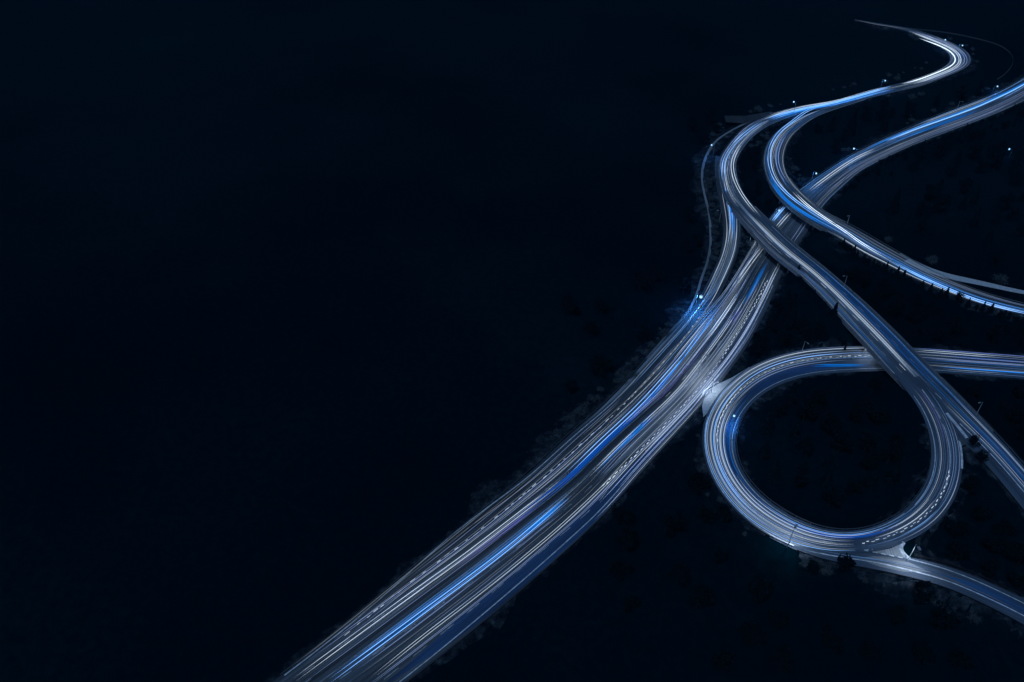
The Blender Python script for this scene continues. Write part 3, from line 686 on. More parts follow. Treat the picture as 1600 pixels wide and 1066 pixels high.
trail('faint trail close to the median on the right carriageway', r_east, [(1000, 672), (1054, 618), (1088, 577), (1122, 530)], 'warm', 0.28, 0.08, 0.9)
# far motorway
DB = [(1340, 243), (1377, 224), (1434, 201), (1471, 188), (1518, 171), (1556, 154), (1600, 132), (1640, 106)]
trail('brilliant blue trail on the far motorway running off the right edge', r_west, DB[1:], 'pale', 1.5, 0.28)
trail('broad blue band beneath the brilliant trail on the far motorway', r_west, shift(DB, 0, -1.5), 'blue', 0.9, 0.34, 1.6, h=0.5)
trail('second blue band on the far motorway nearer the median', r_west, shift([(1377, 228), (1434, 207), (1490, 186), (1540, 168)], 0, 0), 'blue', 0.55, 0.4, 1.0)
trail('white pair of trails on the far motorway above the ramp bridge', r_west, [(1260, 302), (1290, 279), (1318, 259), (1345, 243), (1372, 232)], 'white', 0.7, 0.16, 1.4)
trail('dim blue edge trail on the far motorway by the roadside lamps', r_west, [(1254, 297), (1275, 279), (1300, 263), (1340, 239)], 'blue', 0.45, 0.28)
trail('grey trail along the far motorway beside the black trees', r_east, [(1280, 308), (1340, 261), (1434, 216), (1500, 192), (1600, 147), (1640, 122)], 'warm', 0.32, 0.14, 1.6)
trail('second grey trail on the far motorway outer lane', r_east, [(1290, 304), (1345, 264), (1440, 218), (1600, 151)], 'warm', 0.25, 0.13)
trail('thick blue streak on the motorway between the two bridges', r_west, [(1207, 346), (1217, 333), (1228, 321)], 'pale', 0.9, 0.3, 0.9)
trail('white pair of trails on the motorway between the two bridges', r_west, [(1213, 356), (1224, 343), (1235, 331)], 'white', 0.7, 0.12, 1.2)
trail('faint white pair of trails on the right carriageway between the two bridges', r_east, [(1236, 380), (1247, 364), (1258, 347)], 'warm', 0.4, 0.11, 1.6)
# upper road
BW = [(1437, 60), (1465, 70), (1486, 82), (1493, 94), (1485, 104), (1462, 114), (1437, 124), (1400, 133)]
trail('brilliant white trail round the far bend of the upper road', r_fly, BW, 'white', 1.5, 0.34)
trail('second white trail inside the far bend of the upper road', r_fly, [(1420, 49), (1465, 66), (1492, 80), (1500, 94), (1490, 107), (1462, 119), (1420, 132)], 'white', 0.6, 0.24, 1.4)
trail('grey outer trail round the far bend of the upper road', r_fly, [(1425, 48), (1470, 64), (1500, 79), (1509, 92), (1503, 104), (1480, 115), (1440, 130)], 'warm', 0.4, 0.22, 1.6)
trail('faint trail where the upper road leaves into the distance', r_fly, [(1325, 29), (1350, 34), (1390, 41), (1428, 49)], 'white', 0.12, 0.16)
BB = [(1395, 135), (1355, 146), (1300, 161), (1262, 169), (1225, 177), (1195, 188)]
trail('brilliant blue trail where the upper road forks', r_fly, BB, 'pale', 1.5, 0.24, 1.3)
trail('deep blue band along the upper road before its fork', r_fly, shift(BB, 0, 2), 'blue', 0.8, 0.36, 2.0, h=0.5)
trail('pale trail on the upper edge of the upper road before the fork', r_fly, [(1350, 146), (1300, 158), (1255, 166), (1210, 180), (1180, 194)], 'white', 0.5, 0.16)
trail('blue white pair of trails curving down the left branch', r_fly, [(1195, 188), (1170, 205), (1149, 222), (1136, 243), (1130, 262), (1132, 288)], 'pale', 0.95, 0.15, 1.5)
trail('white pair of trails on the inside of the left branch bend', r_fly, [(1160, 222), (1147, 246), (1144, 261), (1148, 281), (1160, 303), (1178, 328), (1190, 342)], 'white', 0.75, 0.12, 1.3)
trail('broken white trail through the middle of the left branch', r_fly, [(1200, 189), (1170, 207), (1150, 228), (1139, 250), (1138, 270)], 'warm', 0.5, 0.13, bead=(4, 2.5, 0.15))
trail('blue pair of trails descending the ramp from the left branch', r_ramp, [(1132, 284), (1138, 306), (1144, 336), (1145, 361), (1142, 380)], 'blue', 0.9, 0.2, 1.4)
trail('white pair of trails descending the ramp from the left branch', r_ramp, [(1131, 270), (1136, 300), (1142, 330), (1143, 356), (1138, 385)], 'white', 0.6, 0.1, 1.2)
trail('thin white trail along the middle of the ramp', r_ramp, [(1138, 385), (1124, 430), (1098, 474), (1060, 520)], 'white', 0.22, 0.08)
EB = [(1286, 163), (1262, 173), (1245, 186), (1213, 213), (1203, 235), (1203, 258), (1211, 280), (1229, 302), (1249, 318), (1275, 334), (1305, 353)]
trail('blue white pair of trails curving down the upper ramp', r_upper, EB, 'pale', 1.0, 0.16, 1.4)
trail('saturated blue band on the outside of the upper ramp bend', r_upper, [(1200, 262), (1209, 287), (1226, 311), (1253, 331), (1290, 350), (1320, 370)], 'blue', 0.75, 0.34, 2.0, h=0.5)
trail('second blue band on the upper ramp bridge', r_upper, [(1216, 285), (1236, 309), (1262, 328), (1296, 348)], 'blue', 0.55, 0.32)
trail('white trail on the inside of the upper ramp bend', r_upper, [(1232, 205), (1217, 230), (1214, 252), (1220, 270), (1232, 288)], 'warm', 0.65, 0.13, 1.5)
trail('long white trail straightening along the upper ramp', r_upper, [(1238, 297), (1254, 314), (1286, 338), (1305, 351), (1340, 377), (1368, 393), (1406, 414)], 'white', 0.95, 0.17, 1.2)
trail('bright blue trail along the upper ramp towards the right edge', r_upper, [(1390, 407), (1443, 434), (1481, 451), (1518, 466), (1560, 479), (1600, 489), (1640, 496)], 'pale', 1.0, 0.17, 1.1)
trail('broad blue band along the upper ramp behind the tree tops', r_upper, [(1390, 409), (1443, 437), (1481, 453), (1518, 468), (1600, 491)], 'blue', 0.6, 0.34, h=0.4)
# flyover and loop
trail('long pale pair of trails beside the flyover median strip', r_fly, 0.47, 'white', 0.5, 0.1, 0.9, a=(1165, 330), b=(1440, 600))
trail('short white dash trails on the left lane of the flyover', r_fly, 0.34, 'white', 0.3, 0.1, bead=(5, 9, 0), a=(1190, 370), b=(1430, 600))
trail('thin blue trail on the left edge of the flyover', r_fly, 0.12, 'blue', 0.35, 0.12, a=(1240, 410), b=(1400, 580))
LA, LB = (1360, 858), (1330, 560)
trail('outer white trail round the left of the loop', r_loop, 0.75, 'white', 0.5, 0.09, a=(1250, 845), b=(1330, 560))
trail('blue white trail inside the outer trail of the loop', r_loop, 0.66, 'pale', 0.75, 0.11, a=(1210, 815), b=(1330, 560))
trail('braided flickering trail through the middle of the loop', r_loop, 0.56, 'white', 0.5, 0.1, bead=(1.1, 0.9, 0.2), a=(1112, 690), b=(1370, 560), h=0.5)
trail('bright white pair of trails on the inner lane of the loop', r_loop, 0.42, 'white', 0.6, 0.09, 1.3, a=(1340, 845), b=(1150, 625))
trail('fading white pair of trails on the inner lane at the top of the loop', r_loop, 0.44, 'warm', 0.4, 0.09, 1.0, a=(1150, 625), b=(1300, 565))
trail('deep blue glow trail at the lower left of the loop', r_loop, 0.60, 'blue', 0.6, 0.22, a=(1190, 790), b=(1120, 690))
trail('deep blue glow trail along the bottom of the loop', r_loop, 0.30, 'deep', 0.8, 0.26, 1.0, a=(1400, 815), b=(1200, 790))
trail('blue white trail along the inner bottom of the loop', r_loop, 0.22, 'pale', 0.6, 0.09, a=(1410, 808), b=(1180, 775))
trail('pale grey trails merging at the lower left of the loop', r_loop, 0.50, 'warm', 0.45, 0.1, 1.5, a=(1290, 855), b=(1160, 770))
trail('braided flickering trail along the right side of the loop', r_loop, 0.60, 'white', 0.55, 0.1, bead=(1.1, 0.7, 0.22), a=(1476, 735), b=(1340, 850), h=0.5)
trail('short white trails at the lower right of the loop', r_loop, 0.42, 'white', 0.55, 0.1, 1.4, a=(1452, 780), b=(1350, 838))
trail('short blue trail outside the braided trail of the loop', r_loop, 0.74, 'pale', 0.45, 0.1, a=(1468, 800), b=(1400, 840))
trail('thin white trail at the outer right of the loop', r_loop, 0.90, 'white', 0.25, 0.08, a=(1500, 735), b=(1420, 840))
trail('thin violet blue trail on the right descent of the loop', r_loop, 0.45, 'violet', 0.3, 0.09, a=(1425, 600), b=(1472, 700))
trail('outer white trail over the top of the loop', r_loop, 0.86, 'white', 0.5, 0.09, a=(1115, 640), b=(1395, 553))
trail('short blue streak at the top of the loop by the flyover', r_loop, [(1268, 572), (1285, 571), (1310, 571), (1360, 571)], 'sky', 0.6, 0.18, 0.9)
trail('bright white pair of trails right of the flyover', r_loop, 0.84, 'white', 0.65, 0.1, 1.2, a=(1432, 556), b=(1580, 570))
trail('thin violet trail along the top of the road right of the flyover', r_loop, 0.95, 'violet', 0.4, 0.1, a=(1430, 546), b=(1650, 562))
trail('white trail down the middle of the road right of the flyover', r_loop, 0.52, 'warm', 0.45, 0.11, a=(1450, 565), b=(1650, 580))
trail('bright blue trail along the bottom of the road right of the flyover', r_loop, 0.2, 'blue', 0.8, 0.18, a=(1462, 577), b=(1650, 592))
trail('blue band along the upper lane of the road right of the flyover', r_loop, 0.68, 'deep', 0.7, 0.28, a=(1440, 560), b=(1650, 575))

# bundles of fine streaks: the traffic of a long exposure, lane by lane
def bundle(label, r, t0, t1, a, b, n, smin, smax, kinds=('white', 'white', 'warm', 'pale'), lmin=25, lmax=140):
    sa, sb = sorted((r.near(*a)[0], r.near(*b)[0])); rr = random.Random(label)
    mid = r.pts(np.array([(sa+sb)/2]), np.array([(t0+t1)/2]), 0)[0]
    root = tag(empty('light_trail', tuple(mid)), label, 'light trail', 'light trails over the roads')
    n = max(3, int(n*0.5))
    for i in range(n):
        L_ = min(rr.uniform(lmin, lmax), sb-sa); p = rr.uniform(sa, sb-L_); ss = np.arange(p, p+L_, 2.5)
        t = t0+(t1-t0)*(i+rr.random())/n; hw = np.interp(ss, r.s, r.hw); tt = np.full(len(ss), t)+rr.uniform(-.12, .12)*np.sin(ss/rr.uniform(25, 60)+rr.random()*6)/(2*hw)
        if len(ss) < 4: continue
        m_ = MB(); taper_tube(m_, r.pts(ss, tt, rr.uniform(0.45, 0.85))-mid, rr.choice((0.04, 0.05, 0.06, 0.09)), 10)
        m_.build('streak', glow(rr.choice(kinds), round(smin+(smax-smin)*rr.random()**1.6*1.25, 1)), root)
    return root
WB = ('pale', 'pale', 'white', 'blue')
bundle('faint fine trails in the ramp lane of the lower motorway', r_ramp, 0.12, 0.9, (440, 1050), (1000, 600), 12, 0.12, 0.35)
bundle('fine bright trails in the ramp lane below the blue lamp', r_ramp, 0.1, 0.95, (900, 690), (1105, 470), 12, 0.2, 0.6)
bundle('dense fine trails down the lower left carriageway', r_west, 0.05, 0.97, (470, 1060), (1000, 640), 26, 0.15, 0.55, ('white', 'warm', 'pale', 'warm'))
bundle('dense fine trails down the left carriageway beside the merge', r_west, 0.04, 0.97, (960, 680), (1195, 372), 38, 0.3, 1.2, ('white', 'white', 'warm', 'pale'))
bundle('dense fine trails on the lower right carriageway', r_east, 0.06, 0.72, (560, 1060), (960, 740), 24, 0.15, 0.5, ('white', 'warm', 'warm', 'pale'))
bundle('dense fine trails on the right carriageway beside the loop', r_east, 0.05, 0.97, (900, 800), (1212, 425), 46, 0.25, 1.1, ('white', 'white', 'warm'))
bundle('fine trails on the left carriageway of the far motorway', r_west, 0.08, 0.95, (1215, 342), (1640, 95), 28, 0.3, 1.0, WB)
bundle('fine grey trails on the right carriageway of the far motorway', r_east, 0.08, 0.92, (1240, 375), (1640, 120), 22, 0.2, 0.5, ('warm', 'white'))
bundle('fine trails descending the ramp beside the farm track', r_ramp, 0.1, 0.92, (1125, 285), (1100, 480), 18, 0.25, 0.7, ('white', 'pale', 'warm'))
bundle('fine trails packed round the far bend of the upper road', r_fly, 0.08, 0.95, (1420, 48), (1370, 141), 24, 0.3, 0.9, ('white', 'white', 'warm'))
bundle('fine blue white trails before the fork of the upper road', r_fly, 0.06, 0.9, (1390, 137), (1195, 187), 30, 0.3, 1.1, WB)
bundle('fine trails packed round the left branch bend', r_fly, 0.08, 0.94, (1205, 185), (1165, 330), 34, 0.3, 0.95, ('white', 'white', 'warm', 'pale'))
bundle('fine pale trails along the middle of the flyover', r_fly, 0.38, 0.60, (1150, 300), (1470, 625), 9, 0.2, 0.6, ('white', 'warm'))
bundle('fine trails on the left lanes of the flyover', r_fly, 0.06, 0.38, (1160, 320), (1410, 590), 12, 0.2, 0.5, ('white', 'warm', 'pale'))
bundle('faint blue trails on the right lanes of the flyover', r_fly, 0.62, 0.94, (1170, 310), (1640, 810), 10, 0.12, 0.35, ('blue', 'blue', 'pale'))
bundle('fine pale trails on the flyover below the loop split', r_fly, 0.42, 0.95, (1470, 630), (1640, 815), 16, 0.15, 0.45, ('white', 'pale', 'warm'), 30, 80)
bundle('fine trails packed round the bend of the upper ramp', r_upper, 0.06, 0.92, (1300, 168), (1265, 332), 34, 0.3, 0.95, ('white', 'pale', 'warm', 'blue'))
bundle('fine trails along the straight of the upper ramp', r_upper, 0.04, 0.62, (1250, 322), (1640, 497), 30, 0.3, 0.9, WB)
bundle('faint fine trails on the far side of the upper ramp', r_upper, 0.62, 0.95, (1250, 310), (1640, 485), 8, 0.15, 0.35, ('warm', 'white'))
bundle('fine concentric trails down the left of the loop', r_loop, 0.40, 0.9, (1330, 845), (1150, 590), 36, 0.25, 1.0, ('white', 'white', 'pale', 'blue'), 40, 160)
bundle('thin blue white trails on the inner lane of the loop', r_loop, 0.12, 0.42, (1420, 790), (1180, 620), 12, 0.2, 0.6, ('pale', 'blue', 'white'), 40, 150)
bundle('fine concentric trails over the top of the loop', r_loop, 0.36, 0.95, (1120, 650), (1395, 560), 26, 0.2, 0.65, ('white', 'warm', 'pale'), 30, 110)
bundle('fine trails on the right side of the loop', r_loop, 0.14, 0.92, (1430, 610), (1330, 848), 24, 0.15, 0.5, ('white', 'warm', 'pale'), 30, 120)
bundle('fine trails on the road right of the flyover', r_loop, 0.1, 0.95, (1425, 560), (1650, 578), 24, 0.2, 0.7, ('white', 'pale', 'blue', 'warm'))
bundle('faint trails on the exit road', r_exit, 0.3, 0.75, (1260, 858), (1640, 975), 9, 0.1, 0.25, ('white', 'pale', 'blue'), 30, 90)

# ------------------------------------------------------------------ street lamps
def lamp(label, x, y, lit=None, h=9.0, base_z=None, power=900, name='street_lamp', down=False):
    """(x, y) is where the lamp head shows"""
    hz = 1.5 if base_z is None else base_z
    for _ in range(4):
        p = at(x, y, hz+h); hz = ground_z(p[0], p[1])
    root = tag(empty(name, (p[0], p[1], hz)), label, 'street lamp', 'street lamps beside the roads')
    m_ = MB(); m_.tube([(0, 0, -0.3), (0, 0, h*0.5), (0, 0, h-0.1)], 0.13, 8, 0.08); m_.build('pole', M_pole if lit != 'blue' else M_steel, root)
    q = nearest_dir(p); dx, dy = q*1.4
    m_ = MB(); m_.tube([(0, 0, h-0.15), (dx*0.5, dy*0.5, h+0.1), (dx, dy, h+0.15)], 0.06, 6); m_.build('arm', M_steel, root)
    m_ = MB(); m_.box((dx*1.25, dy*1.25, h+0.15), (1.3, 0.8, 0.16) if down else (0.9, 0.38, 0.16), math.atan2(dy, dx)); m_.build('lamp_head', M_pole, root)
    if lit:
        col = {'blue': (0.04, 0.3, 1.0), 'white': (0.62, 0.78, 1.0)}[lit]
        br = 0.2 if lit == 'white' else (0.6 if power > 3000 else 0.38)
        b0, b1 = (h+0.02, h+0.06) if down else (h-0.3-br, h+0.06)
        m_ = MB(); m_.tube([(dx*1.25, dy*1.25, b0), (dx*1.25, dy*1.25, (b0+b1)/2), (dx*1.25, dy*1.25, b1)], br, 10, br)
        mm = glow_lamp(lit); m_.build('bulb', mm, root)
        ld = bpy.data.lights.new('lamp_light', 'SPOT' if down else 'POINT'); ld.color = col; ld.energy = power; ld.shadow_soft_size = 0.4
        if down: ld.spot_size = math.radians(140); ld.spot_blend = 1.0
        lo = bpy.data.objects.new('lamp_light', ld); COL.objects.link(lo); lo.parent = root; lo.location = (dx*1.25, dy*1.25, min(b0-0.5, h-0.5))
    return root
def glow_lamp(lit):
    k = 'lamp_'+lit
    if k not in GLOW: GLOW[k] = mat('bulb_'+lit, (0, 0, 0), 0.9, 0, (0.34, 0.66, 1.0) if lit == 'blue' else (0.85, 0.92, 1.0), 1.5)
    return GLOW[k]
def nearest_dir(p):
    best = (1e9, None)
    for r in ROADS:
        d = r.c[:, :2]-p[:2]; j = int(np.argmin((d**2).sum(1))); q = float((d[j]**2).sum())
        if q < best[0]: best = (q, d[j])
    v = best[1]; n_ = np.linalg.norm(v); return v/n_ if n_ > 1e-6 else np.array([1.0, 0])
lamp('large blazing blue lamp at the merge of ramp and motorway', 1090, 460, 'blue', power=9000)
lamp('blue lamp on the inner left edge of the loop', 1155, 650, 'blue', 6.0, power=1500)
lamp('blue lamp above the upper road just before its fork', 1244, 160, 'blue', 8.0, power=2400)
lamp('blue lamp between the farm track and the left branch', 1117, 226, 'blue', 8.0, power=1500)
lamp('small blue lamp on the verge of the far motorway above the bridge', 1272, 268, 'blue', 8.0, power=2000)
lamp('small blue lamp on the verge midway along the far motorway', 1339, 233, 'blue', 8.0, power=2000)
lamp('blue lamp in the dark field near the right edge', 1555, 133, 'blue', 5.0, power=900)
lamp('small blue lamp deep in the black wood at the right edge', 1582, 234, 'blue', 5.0, power=500)
lamp('tiny blue lamp beside the motorway between its two bridges', 1213, 326, 'blue', 4.0, power=400)
lamp('tiny blue lamp outside the far bend, left of two', 1474, 62, 'blue', 7.0, power=900)
lamp('tiny blue lamp outside the far bend, right of two', 1500, 70, 'blue', 7.0, power=900)
lamp('tiny blue lamp above the upper road between fork and far bend', 1380, 124, 'blue', 7.0, power=900)
lamp('white lamp lighting the pale gore between motorway and loop', 1116, 590, 'white', 8.0, power=2600, down=True)
lamp('white lamp at the lower left of the loop', 1240, 828, 'white', 9.0, power=3500, down=True)
lamp('white lamp by the lower exit gore', 1432, 850, 'white', 9.0, power=3500, down=True)
lamp('white lamp tucked beside the flyover abutment over the motorway', 1174, 366, 'white', 4.0, power=350)
lamp('white lamp beside the flyover bridge over the loop road', 1358, 540, 'white', 5.0, power=600)
lamp('added white lamp brightening the wide right carriageway', 1098, 553, 'white', 10.0, power=2200, down=True)  # extra lamp, put in to brighten the carriageway
for lab, x, y in [('unlit pale lamp post beside the flyover at the right', 1536, 628), ('unlit lamp post in the black wood above the loop', 1258, 533), ('unlit lamp post above the upper ramp bend', 1328, 336),
                  ('unlit lamp post near the farm track by the ramp', 1127, 330), ('unlit lamp post in the wood between flyover and upper ramp', 1324, 431), ('unlit lamp post in the dark field above the far motorway', 1500, 158)]:
    lamp(lab, x, y, None, 7.0)

# ------------------------------------------------------------------ trees
def conifer_mesh(seed, h, rad):
    r_ = random.Random(seed); lf = MB(); tr = MB(); tr.tube([(0, 0, -0.5), (0, 0, h*0.55), (0, 0, h*0.97)], 0.02*h, 7, 0.02)
    n = int(h*11)
    for i in range(n):
        q = (i+r_.random())/n; z = h*(0.1+0.9*q); R_ = rad*(1-q)**0.85*(0.75+0.5*r_.random())+0.1; a = r_.random()*6.283
        dx, dy = math.cos(a), math.sin(a)
        k = max(2, int(R_*4))
        for j in range(k):
            f = (j+0.6)/k; cx, cy, cz = dx*R_*f, dy*R_*f, z-R_*0.35*f+r_.uniform(-.1, .1)
            wd = 0.55*(1-0.55*f)+0.15; ln = 0.6
            px_, py_ = -dy*wd, dx*wd; tl = r_.uniform(-.25, .25)
            lf.add([(cx-dx*ln*.5-px_*.3, cy-dy*ln*.5-py_*.3, cz+.12), (cx-px_, cy-py_, cz-.12+tl), (cx+dx*ln, cy+dy*ln, cz-.25), (cx+px_, cy+py_, cz-.12-tl)], [(0, 1, 2, 3)])
    return lf, tr
def broad_mesh(seed, h, rad):
    r_ = random.Random(seed); lf = MB(); tr = MB(); tr.tube([(0, 0, -0.5), (0.1, 0, h*0.3), (0, 0.1, h*0.6)], 0.03*h, 7, 0.012*h)
    clumps = []
    for i in range(16):
        a = r_.random()*6.283; f = r_.random()**0.5; z = h*(0.4+0.55*r_.random()); sh = math.sqrt(max(0.05, 1-((z/h-0.62)/0.42)**2))
        p = (math.cos(a)*rad*f*sh*0.8, math.sin(a)*rad*f*sh*0.8, z); clumps.append((p, rad*(0.26+0.2*r_.random())))
        tr.tube([(0, 0, h*0.35), (p[0]*.5, p[1]*.5, (h*.35+z)/2+.3), p], 0.011*h, 5, 0.01)
    for p, cr in clumps:
        for j in range(75):
            v = np.array([r_.gauss(0, 1) for _ in range(3)]); v /= np.linalg.norm(v); v *= cr*r_.random()**0.35
            c = np.array(p)+v*np.array([1, 1, .75]); a = np.array([r_.gauss(0, 1) for _ in range(3)]); a /= np.linalg.norm(a)
            b = np.cross(a, [r_.gauss(0, 1) for _ in range(3)]); b /= np.linalg.norm(b); s_ = r_.uniform(.22, .42)
            lf.add([c-a*s_, c-b*s_*.6, c+a*s_, c+b*s_*.6], [(0, 1, 2, 3)])
    return lf, tr
def bush_mesh(seed, h, rad):
    r_ = random.Random(seed); lf = MB(); tr = MB()
    for i in range(46):
        a = r_.random()*6.283; f = r_.random()**.6; q = r_.uniform(.5, 1)
        e = np.array([math.cos(a)*rad*f, math.sin(a)*rad*f, h*q*(1-.4*f)]); m = e*.5+np.array([r_.uniform(-.2, .2), r_.uniform(-.2, .2), .3])
        tr.tube([(0, 0, -.3), m, e], 0.05, 4, 0.02)
        for k in range(14):
            c = m+(e-m)*r_.uniform(.2, 1.15)+np.array([r_.gauss(0, .3) for _ in range(3)]); d = np.array([r_.gauss(0, 1) for _ in range(3)]); d /= np.linalg.norm(d)
            b = np.cross(d, [r_.gauss(0, 1) for _ in range(3)]); b /= np.linalg.norm(b); s_ = r_.uniform(.18, .4)
            lf.add([c-d*s_, c-b*s_*.25, c+d*s_, c+b*s_*.25], [(0, 1, 2, 3)])
    return lf, tr
KIND = {}
def proto(kind, i):
    if (kind, i) in KIND: return KIND[(kind, i)]
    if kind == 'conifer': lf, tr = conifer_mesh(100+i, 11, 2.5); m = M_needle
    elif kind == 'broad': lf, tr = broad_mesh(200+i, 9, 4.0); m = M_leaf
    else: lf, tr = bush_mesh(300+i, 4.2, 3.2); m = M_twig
    res = []
    for mb_, mm, nm in ((lf, m, 'crown'), (tr, M_trunk if kind != 'bush' else M_twig, 'trunk')):
        me = bpy.data.meshes.new(nm); me.from_pydata(mb_.v, [], mb_.f); me.materials.append(mm); me.update(); res.append((nm, me))
    KIND[(kind, i)] = res; return res
NAMES = {'conifer': 'conifer_tree', 'broad': 'leafy_tree', 'bush': 'bare_bush'}
CATS = {'conifer': 'tree', 'broad': 'tree', 'bush': 'bush'}
count_tree = [0]
def plant(kind, x, y, sc, label, group):
    z = ground_z(x, y); root = tag(empty(NAMES[kind], (x, y, z), random.random()*6.28), label, CATS[kind], group); root.scale = (sc, sc, sc*random.uniform(.9, 1.15))
    for nm, me in proto(kind, random.randrange(3)):
        o = bpy.data.objects.new(nm, me); COL.objects.link(o); o.parent = root
    count_tree[0] += 1
    return root
def inside(poly, x, y):
    c = False; k = len(poly)
    for i in range(k):
        (x0, y0), (x1, y1) = poly[i], poly[i-1]
        if (y0 > y) != (y1 > y) and x < (x1-x0)*(y-y0)/(y1-y0)+x0: c = not c
    return c
placed = []
def wood(poly, n, kinds, label, group, gap, clear=3.0, hide=1.0, sc=(0.7, 1.15)):
    P = [tuple(at(px, py, 1)[:2]) for px, py in poly]; xs = [p[0] for p in P]; ys = [p[1] for p in P]; got = 0
    for _ in range(n*60):
        if got >= n: break
        x, y = random.uniform(min(xs), max(xs)), random.uniform(min(ys), max(ys))
        if not inside(P, x, y) or road_dist(x, y) < clear: continue
        if any((x-a)**2+(y-b)**2 < gap*gap for a, b in placed): continue
        k = random.choice(kinds); s_ = random.uniform(*sc); h = (11 if k == 'conifer' else 9)*s_
        lim = hide*random.random()**1.3
        # what the tree top hides from the drone: keep the roads behind it clear
        top = np.array([x, y, ground_z(x, y)+h]); d = top-np.array([0, 0, CAM_H]); blocked = False
        for zz in (0.0, 3.0):
            q = np.array([0, 0, CAM_H])+d*((CAM_H-zz)/-d[2])
            if road_dist(q[0], q[1]) < (2.0 if hide == 1.0 else -lim): blocked = True
        if blocked: continue
        placed.append((x, y)); got += 1
        plant(k, x, y, s_, label, group)
def row(r, t_side, a, b, step, dist, sc, label, group):
    sa, sb = sorted((r.near(*a)[0], r.near(*b)[0])); p = sa
    while p < sb:
        d = random.uniform(*dist); hw = float(np.interp(p, r.s, r.hw)); q = r.pts(np.array([p]), np.array([-d/(2*hw) if t_side == 0 else 1+d/(2*hw)]), 0)[0]
        if random.random() < 0.85:
            placed.append((q[0], q[1])); plant(random.choice(('conifer', 'conifer', 'broad')), q[0], q[1], random.uniform(*sc)*random.choice((0.8, 1.0, 1.0, 1.2)), label, group)
        p += step*random.uniform(0.5, 1.5)
row(r_upper, 0, (1318, 378), (1655, 502), 2.3, (2.2, 4.2), (0.34, 0.5), 'dark tree in the ragged row in front of the upper ramp', 'trees in front of the upper ramp')
row(r_east, 1, (1305, 303), (1650, 125), 3.6, (2.2, 4.5), (0.22, 0.38), 'dark tree in the ragged row in front of the far motorway', 'trees in front of the far motorway')
row(r_fly, 0, (1256, 436), (1345, 530), 2.6, (2.2, 4.0), (0.26, 0.42), 'dark tree in the row along the left edge of the flyover', 'trees along the flyover')
# single trees the photo shows, then the woods
def single(kind, px, py, sc, label):
    p = at(px, py, 1.0); placed.append((p[0], p[1])); plant(kind, p[0], p[1], sc, label, None)
single('broad', 1432, 938, 0.95, 'round dark tree standing against the exit road')
single('broad', 1127, 812, 0.75, 'round dark bush-like tree below the loop, right of its twin')
single('broad', 1098, 815, 0.85, 'round dark tree below the loop, left of its twin')
single('broad', 1268, 895, 0.6, 'small round tree under the bottom of the loop')
single('broad', 1316, 895, 0.8, 'broad dark tree between the loop bottom and the exit road')
single('broad', 1512, 712, 0.6, 'dark tree in the notch between loop and flyover')
single('broad', 1523, 735, 0.6, 'dark tree behind the kerb right of the loop')
single('conifer', 1297, 508, 0.62, 'pointed conifer breaking the left edge of the flyover')
single('conifer', 1243, 438, 0.42, 'pointed conifer at the flyover end nearest the motorway')
for i, (px, py, s_) in enumerate([(1185, 172, 1.0), (1455, 408, 1.1), (1562, 442, 1.2), (988, 586, 0.9), (972, 596, 0.8), (1040, 520, .8), (908, 645, 0.8), (1383, 128, 0.8), (1402, 124, 0.9), (1425, 153, 0.9), (1440, 148, .8), (1388, 376, 0.8)]):
    single('bush', px, py, s_, ['pale bare bush above the lay-by', 'pale bare bush above the side road, left of two', 'pale bare bush above the side road, right of two',
        'pale twiggy bush on the left motorway verge, upper of a pair', 'pale twiggy bush on the left motorway verge, lower of a pair', 'pale bush on the verge just below the blue lamp', 'lone pale bush far down the left motorway verge',
        'pale bush above the upper road, left of two', 'pale bush above the upper road, right of two', 'pale bush below the upper road, left of two', 'pale bush below the upper road, right of two', 'small pale bush on the upper ramp verge'][i])
wood([(1306, 384), (1340, 398), (1460, 458), (1560, 500), (1590, 510), (1590, 522), (1450, 500), (1330, 420)], 30, ['conifer', 'broad'], 'dark tree in the ragged row in front of the upper ramp', 'trees in front of the upper ramp', 1.6, 0.9, 2.1, (0.25, 0.65))
wood([(1330, 282), (1420, 240), (1600, 168), (1600, 190), (1430, 255), (1335, 300)], 30, ['conifer', 'broad'], 'dark tree in the ragged row in front of the far motorway', 'trees in front of the far motorway', 1.9, 0.9, 2.2, (0.25, 0.7))
wood([(1300, 420), (1420, 470), (1600, 530), (1600, 545), (1440, 530), (1360, 470)], 28, ['conifer', 'broad'], 'black tree in the wood between flyover and upper ramp', 'wood between flyover and upper ramp', 6.5)
wood([(1230, 440), (1300, 500), (1340, 532), (1220, 545), (1170, 565), (1200, 500)], 26, ['conifer', 'broad'], 'black tree in the triangle of wood above the loop', 'wood above the loop', 5.5)
wood([(1160, 640), (1230, 605), (1380, 592), (1440, 650), (1450, 720), (1400, 790), (1320, 815), (1230, 790), (1160, 720)], 30, ['broad', 'conifer'], 'black tree inside the loop', 'trees inside the loop', 8.0, 9.0)
wood([(1500, 600), (1600, 600), (1600, 700)], 8, ['broad', 'conifer'], 'black tree right of the flyover', 'trees right of the flyover', 8.0)
wood([(1515, 720), (1590, 810), (1600, 925), (1480, 868), (1450, 850), (1500, 800)], 16, ['broad'], 'black tree in the hollow between loop, flyover and exit road', 'trees right of the loop', 7.0)
wood([(950, 830), (1090, 720), (1140, 820), (1300, 920), (1450, 960), (1560, 1040), (1000, 1060)], 20, ['broad'], 'black tree in the field below the loop', 'trees below the loop', 9.0)
wood([(1330, 300), (1600, 190), (1600, 440), (1450, 380)], 30, ['conifer', 'broad'], 'black tree in the wide wood between far motorway and upper ramp', 'wood between far motorway and upper ramp', 9.0)
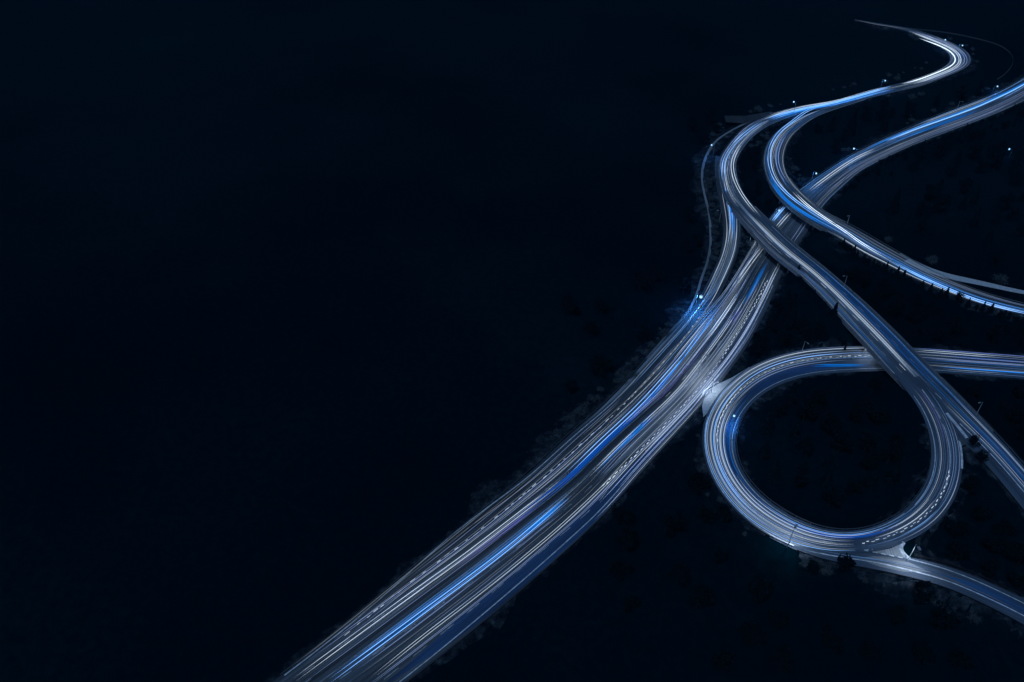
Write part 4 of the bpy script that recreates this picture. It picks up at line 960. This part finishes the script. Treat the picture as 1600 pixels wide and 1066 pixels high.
wood([(1250, 200), (1480, 135), (1560, 140), (1450, 180), (1340, 225), (1260, 270)], 16, ['broad', 'conifer'], 'black tree in the strip between upper road and far motorway', 'trees between upper road and far motorway', 9.0)
wood([(860, 500), (1060, 380), (1090, 300), (1070, 200), (1120, 180), (1090, 420), (1040, 500), (960, 580), (860, 640)], 16, ['broad'], 'dim tree on the black land left of the motorway', 'trees left of the motorway', 9.0)
wood([(1165, 250), (1190, 240), (1200, 310), (1205, 335), (1185, 315)], 8, ['broad'], 'dark tree between the left branch and the upper ramp', 'trees between the two branches', 4.5, 2.0, 1.0, (0.4, 0.6))
SC = 'pale twiggy scrub bush on a road verge'
for lab, n_, poly in [('pale scrub bush between the farm track and the ramp', 26, [(1104, 285), (1122, 290), (1132, 340), (1132, 385), (1108, 440), (1100, 440), (1112, 385), (1112, 340)]),
                      ('pale scrub bush on the left verge of the merging motorway', 22, [(1075, 478), (1062, 480), (985, 560), (905, 632), (860, 680), (890, 672), (1000, 560)]),
                      ('pale scrub bush around the lay-by and top of the farm track', 10, [(1110, 205), (1165, 165), (1230, 160), (1200, 172), (1130, 205), (1106, 240)]),
                      ('pale scrub bush inside the bend of the upper ramp', 10, [(1232, 250), (1242, 262), (1275, 305), (1262, 300), (1238, 280)]),
                      ('pale scrub bush between the two branch roads', 8, [(1206, 200), (1212, 208), (1190, 232), (1170, 235), (1176, 226)]),
                      ('pale scrub bush outside the far bend of the upper road', 10, [(1470, 52), (1500, 60), (1530, 80), (1530, 105), (1505, 116), (1520, 90)]),
                      ('pale scrub bush on the upper verge of the upper road', 10, [(1290, 148), (1400, 122), (1470, 98), (1465, 90), (1380, 118), (1290, 140)]),
                      ('pale scrub bush on the verge of the far motorway', 12, [(1290, 255), (1340, 226), (1450, 180), (1550, 140), (1545, 134), (1440, 172), (1330, 222)]),
                      ('pale scrub bush below the exit road', 8, [(1230, 870), (1400, 910), (1560, 975), (1590, 1000), (1400, 925), (1240, 885)]),
                      ('pale scrub bush on the outer left verge of the loop', 8, [(1092, 670), (1096, 715), (1130, 790), (1180, 840), (1160, 840), (1110, 790), (1085, 715)])]:
    wood(poly, n_, ['bush'], lab, lab.replace('bush', 'bushes', 1), 1.6, 0.8, 9.0, (0.25, 0.7))
print('trees', count_tree[0])

# ------------------------------------------------------------------ thin night air
def haze():
    mb = MB(); mb.box((100, 500, 105.0), (1900, 2300, 216.0)); mb2 = mb.build('haze', bpy.data.materials.new('night_air'))
    m = mb2.data.materials[0]; m.use_nodes = True; t = m.node_tree; t.nodes.clear()
    o = t.nodes.new('ShaderNodeOutputMaterial'); v = t.nodes.new('ShaderNodeVolumePrincipled')
    v.inputs['Color'].default_value = (0.15, 0.6, 1.0, 1); v.inputs['Density'].default_value = HAZE
    t.links.new(v.outputs[0], o.inputs['Volume']); tag(mb2, kind='stuff')
HAZE = 0.00005
haze()
